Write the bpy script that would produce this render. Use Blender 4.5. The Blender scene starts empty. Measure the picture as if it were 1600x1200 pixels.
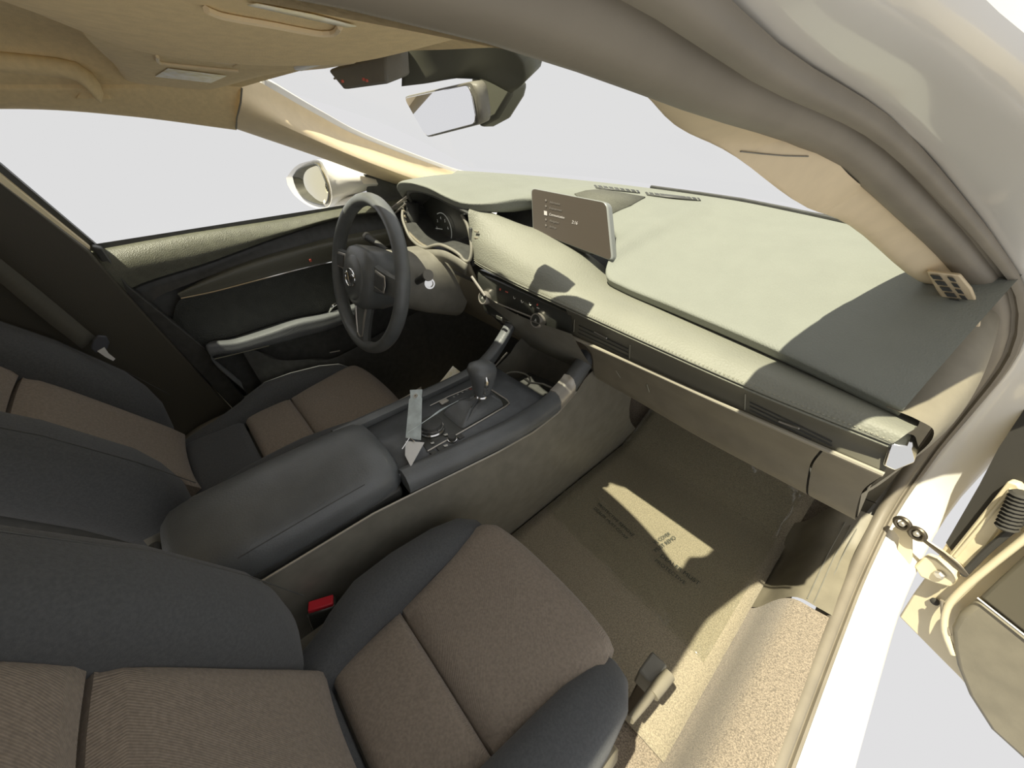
import bpy, bmesh, math, random
from mathutils import Vector, Matrix
from mathutils.bvhtree import BVHTree
random.seed(7)
SC = bpy.context.scene
COL = SC.collection
rad = math.radians

# ------------------------------------------------------------------ camera
FPX = 600.0
PITCH = math.atan2(420.0, FPX)
YAW = rad(47.8)
CAM = Vector((.55, 0, 1.0))
HZ = Vector((-math.sin(YAW), math.cos(YAW), 0))
CR_ = Vector((math.cos(YAW), math.sin(YAW), 0))
CF = math.cos(PITCH) * HZ - math.sin(PITCH) * Vector((0, 0, 1))
CD = -math.sin(PITCH) * HZ - math.cos(PITCH) * Vector((0, 0, 1))
cam_d = bpy.data.cameras.new('camera')
cam_d.sensor_width = 36
cam_d.lens = 36 * FPX / 1600
cam_d.clip_start = .004
cam_o = bpy.data.objects.new('camera', cam_d)
COL.objects.link(cam_o)
m3 = Matrix((CR_, -CD, -CF)).transposed()
cam_o.matrix_world = Matrix.Translation(CAM) @ m3.to_4x4()
SC.camera = cam_o

# ------------------------------------------------------------------ sky, sun, exposure
W = bpy.data.worlds.new('overcast_backdrop')
SC.world = W
W.use_nodes = True
bg = W.node_tree.nodes['Background']
bg.inputs[0].default_value = (.753, .748, .753, 1)
bg.inputs[1].default_value = 1.0
SUNDIR = Vector((.05, .42, -1)).normalized()
sd = bpy.data.lights.new('sun', 'SUN')
sd.energy = 8.2
sd.color = (1, .94, .74)
sd.angle = rad(.6)
so = bpy.data.objects.new('sun', sd)
COL.objects.link(so)
so.rotation_euler = SUNDIR.to_track_quat('-Z', 'Y').to_euler()
vs = SC.view_settings
vs.view_transform = 'Standard'
vs.look = 'None'
vs.gamma = 1
vs.use_curve_mapping = False
vs.exposure = 0.0

# ------------------------------------------------------------------ helpers
def ray(u, v):
    return (u - 800) * CR_ + (v - 600) * CD + FPX * CF

def P(u, v, X=None, Y=None, Z=None):
    """photo pixel seen at a known car coordinate -> point in the car"""
    d = ray(u, v)
    if X is not None: t = (X - CAM.x) / d.x
    elif Y is not None: t = (Y - CAM.y) / d.y
    else: t = (Z - CAM.z) / d.z
    return CAM + d * t

def V(*a): return Vector(a)

def catmull(pts, n):
    pts = [Vector(p) for p in pts]
    if len(pts) == 1: return [pts[0].copy() for _ in range(n)]
    if len(pts) == 2: return [pts[0].lerp(pts[1], i / (n - 1)) for i in range(n)]
    L = [0]
    for a, b in zip(pts, pts[1:]): L.append(L[-1] + max((b - a).length, 1e-6))
    out = []
    for i in range(n):
        s = L[-1] * i / (n - 1)
        k = 0
        while k < len(pts) - 2 and L[k + 1] < s: k += 1
        h = L[k + 1] - L[k]
        t = (s - L[k]) / h
        p1, p2 = pts[k], pts[k + 1]
        def tan(j):
            if j == 0: return (pts[1] - pts[0]) / (L[1] - L[0])
            if j == len(pts) - 1: return (pts[-1] - pts[-2]) / (L[-1] - L[-2])
            return (pts[j + 1] - pts[j - 1]) / (L[j + 1] - L[j - 1])
        m1, m2 = tan(k) * h, tan(k + 1) * h
        t2, t3 = t * t, t * t * t
        out.append((2*t3-3*t2+1)*p1 + (t3-2*t2+t)*m1 + (-2*t3+3*t2)*p2 + (t3-t2)*m2)
    return out

def uniform_cr(pts, n):
    """catmull with uniform parameter so that rows keep their correspondence"""
    pts = [Vector(p) for p in pts]
    if len(pts) == 2: return [pts[0].lerp(pts[1], i / (n - 1)) for i in range(n)]
    out = []
    K = len(pts) - 1
    for i in range(n):
        s = K * i / (n - 1)
        k = min(int(s), K - 1); t = s - k
        def tan(j):
            if j == 0: return pts[1] - pts[0]
            if j == K: return pts[K] - pts[K - 1]
            return (pts[j + 1] - pts[j - 1]) / 2
        m1, m2 = tan(k), tan(k + 1)
        t2, t3 = t * t, t * t * t
        out.append((2*t3-3*t2+1)*pts[k] + (t3-2*t2+t)*m1 + (-2*t3+3*t2)*pts[k+1] + (t3-t2)*m2)
    return out

def tagp(o, label=None, cat=None, group=None, kind=None):
    if label: o['label'] = label
    if cat: o['category'] = cat
    if group: o['group'] = group
    if kind: o['kind'] = kind
    return o

def thing(name, label, cat, loc, group=None):
    o = bpy.data.objects.new(name, None)
    o.empty_display_size = .05
    o.location = loc
    COL.objects.link(o)
    return tagp(o, label, cat, group)

def mk(name, verts, faces, mat, parent=None, smooth=True, angle=38, mods=()):
    me = bpy.data.meshes.new(name)
    me.from_pydata([tuple(v) for v in verts], [], faces)
    me.update()
    bm = bmesh.new(); bm.from_mesh(me)
    bmesh.ops.recalc_face_normals(bm, faces=bm.faces)
    bm.to_mesh(me); bm.free()
    if smooth:
        for p in me.polygons: p.use_smooth = True
        me.set_sharp_from_angle(angle=rad(angle))
    me.materials.append(mat)
    o = bpy.data.objects.new(name, me)
    COL.objects.link(o)
    if parent is not None:
        o.parent = parent
        if parent.type == 'EMPTY':
            o.matrix_parent_inverse = Matrix.Translation(-Vector(parent.location))
    for m in mods:
        if m[0] == 'solid':
            s = o.modifiers.new('thickness', 'SOLIDIFY'); s.thickness = m[1]; s.offset = m[2] if len(m) > 2 else -1
        if m[0] == 'bevel':
            s = o.modifiers.new('bevel', 'BEVEL'); s.width = m[1]; s.segments = m[2] if len(m) > 2 else 2
            s.limit_method = 'ANGLE'; s.angle_limit = rad(35)
    return o

def gridfaces(nr, nc, close_c=False, close_r=False, off=0):
    f = []
    for i in range(nr if close_r else nr - 1):
        for j in range(nc if close_c else nc - 1):
            a, b = i * nc + j, i * nc + (j + 1) % nc
            c, d = ((i + 1) % nr) * nc + (j + 1) % nc, ((i + 1) % nr) * nc + j
            f.append((a + off, b + off, c + off, d + off))
    return f

def loft(name, curves, mat, parent=None, n=28, m=4, lin=False, thick=0, toff=0, uni=False, angle=38):
    rows = [(uniform_cr if uni else catmull)(c, n) for c in curves]
    if not lin and len(rows) > 2:
        cols = []
        for j in range(n):
            cols.append(uniform_cr([r[j] for r in rows], (len(rows) - 1) * m + 1))
        rows = [[cols[j][i] for j in range(n)] for i in range(len(cols[0]))]
    vs_ = [p for r in rows for p in r]
    mods = [('solid', thick, toff)] if thick else []
    return mk(name, vs_, gridfaces(len(rows), n), mat, parent, mods=mods, angle=angle)

def rings(name, ringlist, mat, parent=None, caps=True, angle=38, close=False):
    n = len(ringlist[0])
    vs_ = [p for r in ringlist for p in r]
    f = gridfaces(len(ringlist), n, close_c=True, close_r=close)
    if caps and not close:
        f.append(tuple(range(n - 1, -1, -1)))
        f.append(tuple(range((len(ringlist) - 1) * n, len(ringlist) * n)))
    return mk(name, vs_, f, mat, parent, angle=angle)

def sring(c, ax, ay, a, b, e=2.6, n=24):
    """superellipse ring"""
    out = []
    for k in range(n):
        t = 2 * math.pi * k / n
        cs, sn = math.cos(t), math.sin(t)
        x = math.copysign(abs(cs) ** (2 / e), cs) * a
        y = math.copysign(abs(sn) ** (2 / e), sn) * b
        out.append(Vector(c) + Vector(ax) * x + Vector(ay) * y)
    return out

def frames(pts, closed=False):
    n = len(pts)
    T = []
    for i in range(n):
        a = pts[i - 1] if (i > 0 or closed) else pts[i]
        b = pts[(i + 1) % n] if (i < n - 1 or closed) else pts[i]
        T.append((b - a).normalized())
    up = Vector((0, 0, 1))
    if abs(T[0].dot(up)) > .9: up = Vector((1, 0, 0))
    N = [(up - T[0] * up.dot(T[0])).normalized()]
    for i in range(1, n):
        v = N[-1] - T[i] * N[-1].dot(T[i])
        N.append(v.normalized())
    return T, N

def tube(name, pts, r, mat, parent=None, n=10, closed=False, flat=1.0):
    pts = [Vector(p) for p in pts]
    T, N = frames(pts, closed)
    rs = r if isinstance(r, (list, tuple)) else [r] * len(pts)
    R = []
    for p, t, nn, q in zip(pts, T, N, rs):
        b = t.cross(nn)
        R.append([p + nn * math.cos(2*math.pi*k/n) * q + b * math.sin(2*math.pi*k/n) * q * flat for k in range(n)])
    return rings(name, R, mat, parent, close=closed)

def lathe(name, o, axis, prof, mat, parent=None, seg=28, angle=38):
    axis = Vector(axis).normalized()
    u = axis.orthogonal().normalized(); w = axis.cross(u)
    R = [[Vector(o) + axis * h + (u * math.cos(2*math.pi*k/seg) + w * math.sin(2*math.pi*k/seg)) * max(r, 1e-5) for k in range(seg)] for r, h in prof]
    return rings(name, R, mat, parent, angle=angle)

def prism(name, pts, dep, mat, parent=None, bevel=0, seg=2, smooth=True):
    pts = [Vector(p) for p in pts]; dep = Vector(dep)
    n = len(pts)
    f = [tuple(range(n)), tuple(range(2*n-1, n-1, -1))]
    for i in range(n): f.append((i, i + n, (i+1) % n + n, (i+1) % n))
    return mk(name, pts + [p + dep for p in pts], f, mat, parent, smooth=smooth, angle=30,
              mods=[('bevel', bevel, seg)] if bevel else [])

def box(name, c, s, mat, parent=None, bevel=.002, ax=None, seg=2):
    c = Vector(c)
    A = ax or (V(1,0,0), V(0,1,0), V(0,0,1))
    a, b, d = (Vector(q) for q in A)
    a, b, d = a * s[0] / 2, b * s[1] / 2, d * s[2] / 2
    return prism(name, [c-a-b-d, c+a-b-d, c+a+b-d, c-a+b-d], d * 2, mat, parent, bevel, seg)

def pad(name, rows, mat, parent=None, bulge=.01, thick=.02, d=(0,0,1), nu=22, nv=16, e=5):
    """upholstered panel: control rows -> puffed surface with rounded rim and depth"""
    d = Vector(d).normalized()
    rr = [uniform_cr(r, nu) for r in rows]
    cols = [uniform_cr([r[j] for r in rr], nv) for j in range(nu)]
    vs_ = []
    for i in range(nv):
        for j in range(nu):
            a = 1 - abs(2*j/(nu-1)-1) ** e
            b = 1 - abs(2*i/(nv-1)-1) ** e
            vs_.append(cols[j][i] + d * bulge * (max(a, 0) * max(b, 0)) ** .5)
    f = gridfaces(nv, nu)
    rim = [j for j in range(nu)] + [i*nu+nu-1 for i in range(1, nv)] + [(nv-1)*nu+j for j in range(nu-2, -1, -1)] + [i*nu for i in range(nv-2, 0, -1)]
    base = len(vs_)
    for k in rim: vs_.append(vs_[k] - d * thick)
    m = len(rim)
    for k in range(m): f.append((rim[k], rim[(k+1) % m], base + (k+1) % m, base + k))
    return mk(name, vs_, f, mat, parent, angle=50)

def bvh_of(*objs):
    vs_, fs = [], []
    for o in objs:
        b = len(vs_)
        vs_ += [v.co.copy() for v in o.data.vertices]
        fs += [tuple(b + i for i in p.vertices) for p in o.data.polygons]
    return BVHTree.FromPolygons(vs_, fs)

def hit(bvh, u, v, lift=0.0, fall=None):
    d = ray(u, v).normalized()
    loc, nor, idx, dist = bvh.ray_cast(CAM, d)
    if loc is None: return fall, Vector((0, 0, 1))
    if nor.dot(d) > 0: nor = -nor
    return loc + nor * lift, nor

def text(name, s, o, ux, uy, size, mat, parent=None, ext=.0002, align='CENTER'):
    cu = bpy.data.curves.new(name, 'FONT')
    cu.body = s; cu.size = size; cu.extrude = ext; cu.align_x = align; cu.align_y = 'CENTER'
    tmp = bpy.data.objects.new(name, cu)
    COL.objects.link(tmp)
    dg = bpy.context.evaluated_depsgraph_get()
    me = bpy.data.meshes.new_from_object(tmp.evaluated_get(dg))
    bpy.data.objects.remove(tmp); bpy.data.curves.remove(cu)
    ux = Vector(ux).normalized(); nz = ux.cross(Vector(uy)).normalized(); uy = nz.cross(ux)
    M = Matrix((ux, uy, nz)).transposed().to_4x4(); M.translation = Vector(o)
    me.transform(M)
    me.materials.clear(); me.materials.append(mat)
    ob = bpy.data.objects.new(name, me); COL.objects.link(ob)
    if parent is not None:
        ob.parent = parent
        if parent.type == 'EMPTY': ob.matrix_parent_inverse = Matrix.Translation(-Vector(parent.location))
    return ob

# ------------------------------------------------------------------ materials
MATS = {}
def material(name, col, rough=.5, metal=0, var=0, vscale=30, bump=0, bscale=200, kind='noise', spec=.5, coat=0, emit=0, sheen=0, col2=None):
    m = bpy.data.materials.new(name); m.use_nodes = True
    nt = m.node_tree; b = nt.nodes['Principled BSDF']
    b.inputs['Base Color'].default_value = (*col, 1)
    b.inputs['Roughness'].default_value = rough
    b.inputs['Metallic'].default_value = metal
    b.inputs['Specular IOR Level'].default_value = spec
    if coat: b.inputs['Coat Weight'].default_value = coat; b.inputs['Coat Roughness'].default_value = .08
    if sheen: b.inputs['Sheen Weight'].default_value = sheen; b.inputs['Sheen Roughness'].default_value = .5
    if emit:
        b.inputs['Emission Color'].default_value = (*col, 1); b.inputs['Emission Strength'].default_value = emit
    tc = nt.nodes.new('ShaderNodeTexCoord')
    if var or col2:
        n = nt.nodes.new('ShaderNodeTexNoise'); n.inputs['Scale'].default_value = vscale; n.inputs['Detail'].default_value = 6
        nt.links.new(tc.outputs['Object'], n.inputs['Vector'])
        r = nt.nodes.new('ShaderNodeValToRGB')
        c2 = col2 or tuple(c * (1 + var) for c in col)
        c1 = tuple(c * (1 - var) for c in col)
        r.color_ramp.elements[0].position = .34; r.color_ramp.elements[1].position = .66
        r.color_ramp.elements[0].color = (*c1, 1); r.color_ramp.elements[1].color = (*c2, 1)
        nt.links.new(n.outputs['Fac'], r.inputs[0]); nt.links.new(r.outputs[0], b.inputs['Base Color'])
    if bump:
        if kind == 'noise':
            t = nt.nodes.new('ShaderNodeTexNoise'); t.inputs['Scale'].default_value = bscale; t.inputs['Detail'].default_value = 3; out = t.outputs['Fac']
        elif kind == 'leather':
            t = nt.nodes.new('ShaderNodeTexVoronoi'); t.inputs['Scale'].default_value = bscale; out = t.outputs['Distance']
        else:
            t = nt.nodes.new('ShaderNodeTexWave'); t.inputs['Scale'].default_value = bscale; t.inputs['Distortion'].default_value = .15
            t.inputs['Detail'].default_value = 2; t.bands_direction = 'DIAGONAL'; out = t.outputs['Fac']
        nt.links.new(tc.outputs['Object'], t.inputs['Vector'])
        bp = nt.nodes.new('ShaderNodeBump'); bp.inputs['Strength'].default_value = bump; bp.inputs['Distance'].default_value = .002
        nt.links.new(out, bp.inputs['Height']); nt.links.new(bp.outputs[0], b.inputs['Normal'])
    MATS[name] = m
    return m

dash_soft = material('dash_soft_plastic', (0.213, 0.222, 0.190), .62, var=.025, vscale=20, bump=.25, bscale=420, kind='leather', spec=.35)
dash_leather = material('dash_leatherette', (0.226, 0.227, 0.183), .55, var=.04, vscale=12, bump=.3, bscale=300, kind='leather', spec=.35)
black_pl = material('black_plastic', (0.065, 0.066, 0.061), .5, var=.15, vscale=60, bump=.08, bscale=500)
grey_pl = material('charcoal_plastic', (0.208, 0.198, 0.163), .5, var=.1, vscale=30, bump=.1, bscale=600)
panel_pl = material('trim_plastic', (0.230, 0.205, 0.149), .55, var=.08, vscale=25, bump=.1, bscale=500)
piano = material('gloss_black', (0.058, 0.060, 0.052), .22, spec=.6)
strip_pl = material('vent_strip_plastic', (0.132, 0.126, 0.096), .4)
blk_leather = material('black_leatherette', (0.125, 0.133, 0.135), .38, var=.2, vscale=9, bump=.12, bscale=350, kind='leather', spec=.55)
roll_soft = material('door_roll_plastic', (.11, .112, .08), .45, var=.12, vscale=60, bump=.35, bscale=520, kind='leather')
door_soft = material('door_soft_plastic', (0.039, 0.042, 0.036), .42, var=.15, vscale=40, bump=.5, bscale=330, kind='leather', spec=.5)
wheel_rub = material('wheel_urethane', (0.128, 0.135, 0.132), .36, var=.1, vscale=30, bump=.08, bscale=500)
headliner = material('headliner_cloth', (.74, .585, .33), .9, var=.05, vscale=120, bump=.15, bscale=700)
beige_pl = material('beige_plastic', (.76, .62, .40), .6, var=.03, vscale=50, bump=.06, bscale=600)
seat_dark = material('seat_cloth_black', (0.081, 0.085, 0.088), .9, var=.12, vscale=300, bump=.3, bscale=900, sheen=.15)
seat_ins = material('seat_cloth_brown', (0.260, 0.215, 0.169), .9, var=.14, vscale=260, bump=.35, bscale=270, kind='wave', sheen=.2)
carpet = material('carpet_tan', (0.275, 0.227, 0.169), .95, var=.45, vscale=420, bump=.9, bscale=600, sheen=.3)  # tan carpet, made paler for the lens haze over the footwell
matm = material('mat_pile_haze_tone', (0.325, 0.281, 0.200), .95, var=.3, vscale=380, bump=.6, bscale=600, sheen=.2)  # black mat; the lens haze over it is put into this taupe
seal_rub = material('seal_rubber', (0.240, 0.210, 0.162), .55, var=.08, vscale=15, bump=.05, bscale=200)
white_pt = material('white_paint', (.80, .77, .70), .3, coat=.6)
cream_mt = material('white_metal_warm_tone', (.78, .68, .46), .45, var=.05, vscale=8, coat=.2)  # white body metal with yellowish light and shade put into the colour
chrome = material('chrome', (.82, .82, .80), .12, metal=1)
satin = material('satin_metal', (.55, .52, .46), .35, metal=.6)
dark_metal = material('dark_metal', (.14, .12, .09), .4, metal=.8)
mirror = material('mirror_silver', (.93, .93, .95), .02, metal=1)
red_pl = material('red_plastic', (.75, .03, .05), .4)
white_pl = material('white_plastic', (.8, .8, .78), .4)
label_pl = material('label_print', (.95, .86, .55), .5, var=.12, vscale=90, col2=(.95, .92, .8))
ink = material('black_ink', (.05, .06, .05), .6)
icon = material('icon_white', (.62, .62, .58), .5)
icon_red = material('icon_red', (.6, .12, .08), .5)
screen_gl = material('screen_glass_glare', (0.070, 0.059, 0.048), .25, spec=.5)  # brown tone is glare on the dark screen, put into its colour
screen_tx = material('screen_text', (.5, .47, .45), .4, emit=.12)
screen_dim = material('screen_text_dim', (.17, .155, .14), .4, emit=.03)
gauge_w = material('gauge_print', (.7, .72, .68), .5, emit=.1)
belt_w = material('belt_webbing', (.10, .095, .075), .8, bump=.5, bscale=500, kind='wave')
body_dark = material('underbody_dark', (.05, .046, .038), .8)
stitch_m = material('stitch_thread', (.30, .29, .22), .7)

def glassy(name, tint, gl, rough=.02, bump=0, bscale=20):
    m = bpy.data.materials.new(name); m.use_nodes = True
    nt = m.node_tree; nt.nodes.remove(nt.nodes['Principled BSDF'])
    out = nt.nodes['Material Output']
    t = nt.nodes.new('ShaderNodeBsdfTransparent'); t.inputs[0].default_value = (*tint, 1)
    g = nt.nodes.new('ShaderNodeBsdfGlossy'); g.inputs['Roughness'].default_value = rough
    mx = nt.nodes.new('ShaderNodeMixShader')
    if bump:
        tc = nt.nodes.new('ShaderNodeTexCoord'); n = nt.nodes.new('ShaderNodeTexNoise'); n.inputs['Scale'].default_value = bscale; n.inputs['Detail'].default_value = 4
        bp = nt.nodes.new('ShaderNodeBump'); bp.inputs['Strength'].default_value = bump; bp.inputs['Distance'].default_value = .02
        nt.links.new(tc.outputs['Object'], n.inputs['Vector']); nt.links.new(n.outputs['Fac'], bp.inputs['Height']); nt.links.new(bp.outputs[0], g.inputs['Normal'])
    mx.inputs[0].default_value = gl
    nt.links.new(t.outputs[0], mx.inputs[1]); nt.links.new(g.outputs[0], mx.inputs[2]); nt.links.new(mx.outputs[0], out.inputs[0])
    return m
glass = glassy('clear_glass', (.985, .99, .985), .015)
film = glassy('clear_film', (.97, .975, .96), .04, .12, .12, 12)
clear_pl = material('milky_clear_plastic', (.55, .62, .62), .3, var=.15, vscale=60)

# ================================================================== STRUCTURE
X0 = -.04
def struct(o, label, cat=None):
    return tagp(o, label, cat, None, 'structure')

# windscreen edge curves
W_DR = [P(378, 136, X=-.485), P(480, 190, X=-.568), P(560, 228, X=-.622), P(685, 272, X=-.705), V(-.70, .93, .80)]
W_PA = [V(.395, .225, 1.035), P(1050, 170, X=.39), P(1150, 230, X=.42), P(1260, 320, X=.45), P(1335, 352, X=.47), V(.548, .80, .805), V(.60, .95, .79)]
HEADER = [W_DR[0], V(-.25, .295, 1.062), V(X0, .315, 1.066), V(.2, .30, 1.05), W_PA[0]]
def cowl_y(x): return 1.03 - .33 * (x - X0) ** 2
COWL = [V(x, cowl_y(x), .838) for x in (-.68, -.45, -.2, 0, .2, .4, .6)]

# ceiling -----------------------------------------------------------
def ceil_row(y, zl, zc, zr, xl=-.50, xr=.42):
    return [V(xl, y, zl), V(xl + .10, y, zc - .02), V(-.2, y, zc), V(X0, y, zc + .003), V(.15, y, zc), V(xr - .08, y, zc - .02), V(xr, y, zr)]
ceil_rows = [ceil_row(-1.5, .98, 1.05, .98), ceil_row(-.75, 1.02, 1.11, 1.02), ceil_row(-.3, 1.03, 1.125, 1.022), ceil_row(0, 1.04, 1.12, 1.022), ceil_row(.16, 1.045, 1.10, 1.018, xl=-.48)]
hr = catmull(HEADER, 7)
ceil_rows.append(hr)
ceiling = loft('ceiling', ceil_rows, headliner, n=40, m=5, uni=True)
struct(ceiling, 'beige cloth headliner above the front seats')
roof_rows = [[p + V((p.x - X0) * .1, .0, .035) for p in r] for r in ceil_rows]
roof = loft('trim_1', roof_rows, white_pt, n=40, m=5, uni=True, thick=.004)
struct(roof, 'white painted roof panel over the headliner')

# driver side roof rail trim ------------------------------------------
rail_top = [V(-.50, -.75, 1.02), V(-.50, -.3, 1.03), V(-.50, 0, 1.04), V(-.48, .16, 1.045), W_DR[0]]
rail_bot = [V(-.53, -.75, .985), V(-.53, -.3, 1.0), P(0, 165, X=-.53), P(200, 178, X=-.535), P(370, 200, X=-.54)]
rail_mid = [a.lerp(b, .5) + V(.012, 0, .004) for a, b in zip(rail_top, rail_bot)]
rail_lip = [p + V(-.03, .005, -.004) for p in rail_bot]
t2 = loft('trim_2', [rail_top, rail_mid, rail_bot, rail_lip], headliner, n=30, m=5, uni=True)
struct(t2, 'beige roof rail trim above the driver window')
prism('trim_3', [V(-.53, -.75, 1.06), V(-.53, .23, 1.06), V(-.575, .23, 1.02), V(-.575, -.75, 1.02)], V(-.03, 0, 0), white_pt)
struct(bpy.data.objects['trim_3'], 'white outer roof rail on the driver side')

# driver A pillar ------------------------------------------------------
win_dr = [P(370, 200, X=-.54), P(500, 245, X=-.60), P(580, 274, X=-.65), P(640, 292, X=-.69), V(-.72, .86, .785)]
face_dr = [P(374, 165, X=-.485), P(500, 222, X=-.525), P(585, 257, X=-.575), P(665, 285, X=-.635), V(-.69, .9, .78)]
win_out = [p + V(-.035, .012, 0) for p in win_dr]
wsc_out = [p + V(-.02, .03, .015) for p in W_DR]
t4 = loft('trim_4', [win_out, win_dr, face_dr, W_DR, wsc_out], beige_pl, n=24, m=5, uni=True)
struct(t4, 'cream windscreen pillar trim on the driver side, catching the sun')
tube('pillar_seam', [P(378, 138, X=-.452), P(376, 160, X=-.47), P(370, 185, X=-.515), P(369, 201, X=-.535)], .0016, grey_pl, t4, n=6)
t4b = loft('trim_5', [[p + V(-.045, .02, 0) for p in win_dr], [p + V(-.03, .05, .02) for p in W_DR]], white_pt, n=20, uni=True, thick=.01)
struct(t4b, 'white outer skin of the driver side windscreen pillar')

# passenger door opening: weatherstrip path ------------------------------
IE = [V(.42, -.75, 1.027), V(.42, -.35, 1.028), V(.42, -.1, 1.028), V(.42, .06, 1.025), V(.42, .118, 1.0205), V(.42, .235, 1.006), V(.445, .43, .975), V(.5, .61, .908),
      V(.564, .78, .83), V(.625, .885, .756), V(.662, .945, .673), V(.688, 1.04, .52), V(.703, 1.09, .37), V(.71, 1.05, .235), V(.715, .95, .17),
      V(.715, .806, .15), V(.715, .407, .14), V(.715, -.1, .14), V(.715, -.6, .14)]
IEs = catmull(IE, 90)
def seal_sweep(name, prof, mat, lscale=lambda z: 1.0, oscale=lambda z: 1.0, close=True):
    T, _ = frames(IEs)
    ctr = V(.6, .35, .6)
    R = []
    for p, t in zip(IEs, T):
        o = (p - ctr); o.x = 0
        o = (o - t * o.dot(t)).normalized()
        l = o.cross(t); 
        if l.x < 0: l = -l
        R.append([p + o * a * oscale(p.z) + l * b * lscale(p.z) for a, b in prof])
    n = len(prof)
    return mk(name, [q for r in R for q in r], gridfaces(len(R), n, close_c=close), mat, angle=50)
low = lambda z: 1 + 1.15 * min(max((.86 - z) / .4, 0), 1)
sl = seal_sweep('trim_6', [(.012, -.004), (0, 0), (-.004, .007), (-.0048, .014), (-.003, .022), (.001, .027), (.013, .0295), (.0145, .0335),
                          (.0075, .037), (.0085, .043), (.0135, .046), (.020, .044), (.022, .036)], seal_rub,
                lscale=lambda z: 1 - .3 * min(max((.8 - z) / .4, 0), 1))
struct(sl, 'taupe rubber weatherstrip running around the open passenger doorway')
wr = seal_sweep('wall_right', [(.034, .022), (.021, .043), (.020, .050), (.022, .07), (.027, .10), (.034, .128), (.044, .136), (.058, .125), (.066, .06), (.06, -.02)], white_pt,
                lscale=lambda z: 1 - .22 * min(max((.80 - z) / .5, 0), 1) - .46 * min(max((z - .95) / .065, 0), 1), close=False)
struct(wr, 'white painted body frame around the open passenger doorway')

# passenger A pillar trim --------------------------------------------------
pa_in = W_PA
pa_out_s = [V(.425, .235, 1.004), V(.43, .30, .994), V(.435, .36, .985), V(.448, .43, .972), V(.503, .61, .908), V(.567, .78, .83), V(.63, .885, .756)]
pa_mid = [a.lerp(b, .5) + V(-.006, -.012, -.006) for a, b in zip(pa_in, pa_out_s)]
pa_glass = [p + V(.02, .03, .02) for p in pa_in]
t7 = loft('trim_7', [pa_glass, pa_in, pa_mid, pa_out_s, [p + V(.02, .01, .01) for p in pa_out_s]], beige_pl, n=30, m=5, uni=True)
struct(t7, 'beige windscreen pillar trim beside the passenger doorway')
t7o = loft('trim_8', [[p + V(.0, .03, .03) for p in pa_in], [p + V(.01, .035, .045) for p in pa_out_s]], white_pt, n=24, uni=True, thick=.008)
struct(t7o, 'white outer skin of the passenger side windscreen pillar')
bt7 = bvh_of(t7)
sm = [hit(bt7, u, v, .0006)[0] for u, v in ((1156, 236), (1190, 240), (1225, 243), (1262, 244))]
sm = [p for p in sm if p]
if len(sm) > 1: tube('trim_seam', sm, .0005, grey_pl, t7, n=5)

# glazing -------------------------------------------------------------------
ws = loft('window_1', [[p + V(0, .02, .012) for p in HEADER], [a.lerp(b, .5) + V(0, .03, .03) for a, b in zip(catmull(HEADER, 7), COWL)], [p + V(0, .03, .01) for p in COWL]], glass, n=30, m=6, uni=True)
struct(ws, 'curved clear windscreen above the dashboard')
wd = loft('window_2', [[p + V(-.012, 0, .0) for p in rail_bot] + [p + V(-.012, 0, 0) for p in win_dr[1:4]],
                       [V(-.69, -.75, .75), V(-.69, -.3, .76), V(-.695, 0, .765), V(-.70, .2, .768), V(-.70, .3, .77), V(-.70, .45, .772), V(-.705, .58, .775), V(-.705, .7, .78)]], glass, n=30, uni=True)
struct(wd, 'clear side window of the driver door')

# floor -----------------------------------------------------------------------
fx = [-.70, -.4, -.15, .07, .3, .6, .66]
def floor_row(y, z): return [V(x, y, z + (.05 if x > .65 else 0)) for x in fx]
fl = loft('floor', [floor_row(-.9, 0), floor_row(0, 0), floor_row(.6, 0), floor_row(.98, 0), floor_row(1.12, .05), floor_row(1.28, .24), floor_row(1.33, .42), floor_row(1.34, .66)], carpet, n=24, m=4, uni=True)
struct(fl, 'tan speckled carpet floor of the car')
wf = loft('wall_front', [[V(p.x, p.y + .004, p.z - .012) for p in COWL], [V(p.x, 1.42, .70) for p in COWL], [V(p.x, 1.42, .0) for p in COWL]], body_dark, n=20, uni=True, thick=.01)
wb = box('wall_back', (X0, -1.42, .42), (1.25, .06, .8), seat_dark, bevel=.02)
struct(wb, 'dark rear bulkhead far behind the front seats')
struct(wf, 'dark bulkhead ahead of the footwells')
# driver side lower body
wl = box('wall_left', (-.74, .2, .30), (.05, 2.1, .75), white_pt, bevel=.01)
struct(wl, 'white outer body side under the driver window')
# passenger sill: carpeted inner step
sill_sec = [V(.60, 0, .0), V(.615, 0, .03), V(.635, 0, .10), V(.655, 0, .132), V(.69, 0, .14), V(.722, 0, .143), V(.725, 0, .10)]
sill_y = [-.5, -.1, .15, .42, .62, .74]
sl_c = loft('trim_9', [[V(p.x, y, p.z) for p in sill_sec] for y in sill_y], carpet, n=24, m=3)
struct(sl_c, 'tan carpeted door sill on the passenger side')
plate_sec = [V(.60, 0, .0), V(.618, 0, .03), V(.640, 0, .105), V(.660, 0, .138), V(.69, 0, .145), V(.722, 0, .147), V(.726, 0, .10)]
pl_y = [.745, .85, .95, 1.0, 1.04]
sp = loft('trim_10', [[V(p.x - (.0 if y < 1 else .005), y, p.z + max(0, y - .95) * .6) for p in plate_sec] for y in pl_y], panel_pl, n=24, m=3)
struct(sp, 'taupe scuff plate on the passenger door sill')
for k, x in enumerate((.672, .684, .696)):
    tube('rib', [V(x, .75, .1445), V(x, .9, .1455), V(x, 1.0, .176)], .0012, grey_pl, sp, n=6)
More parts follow.
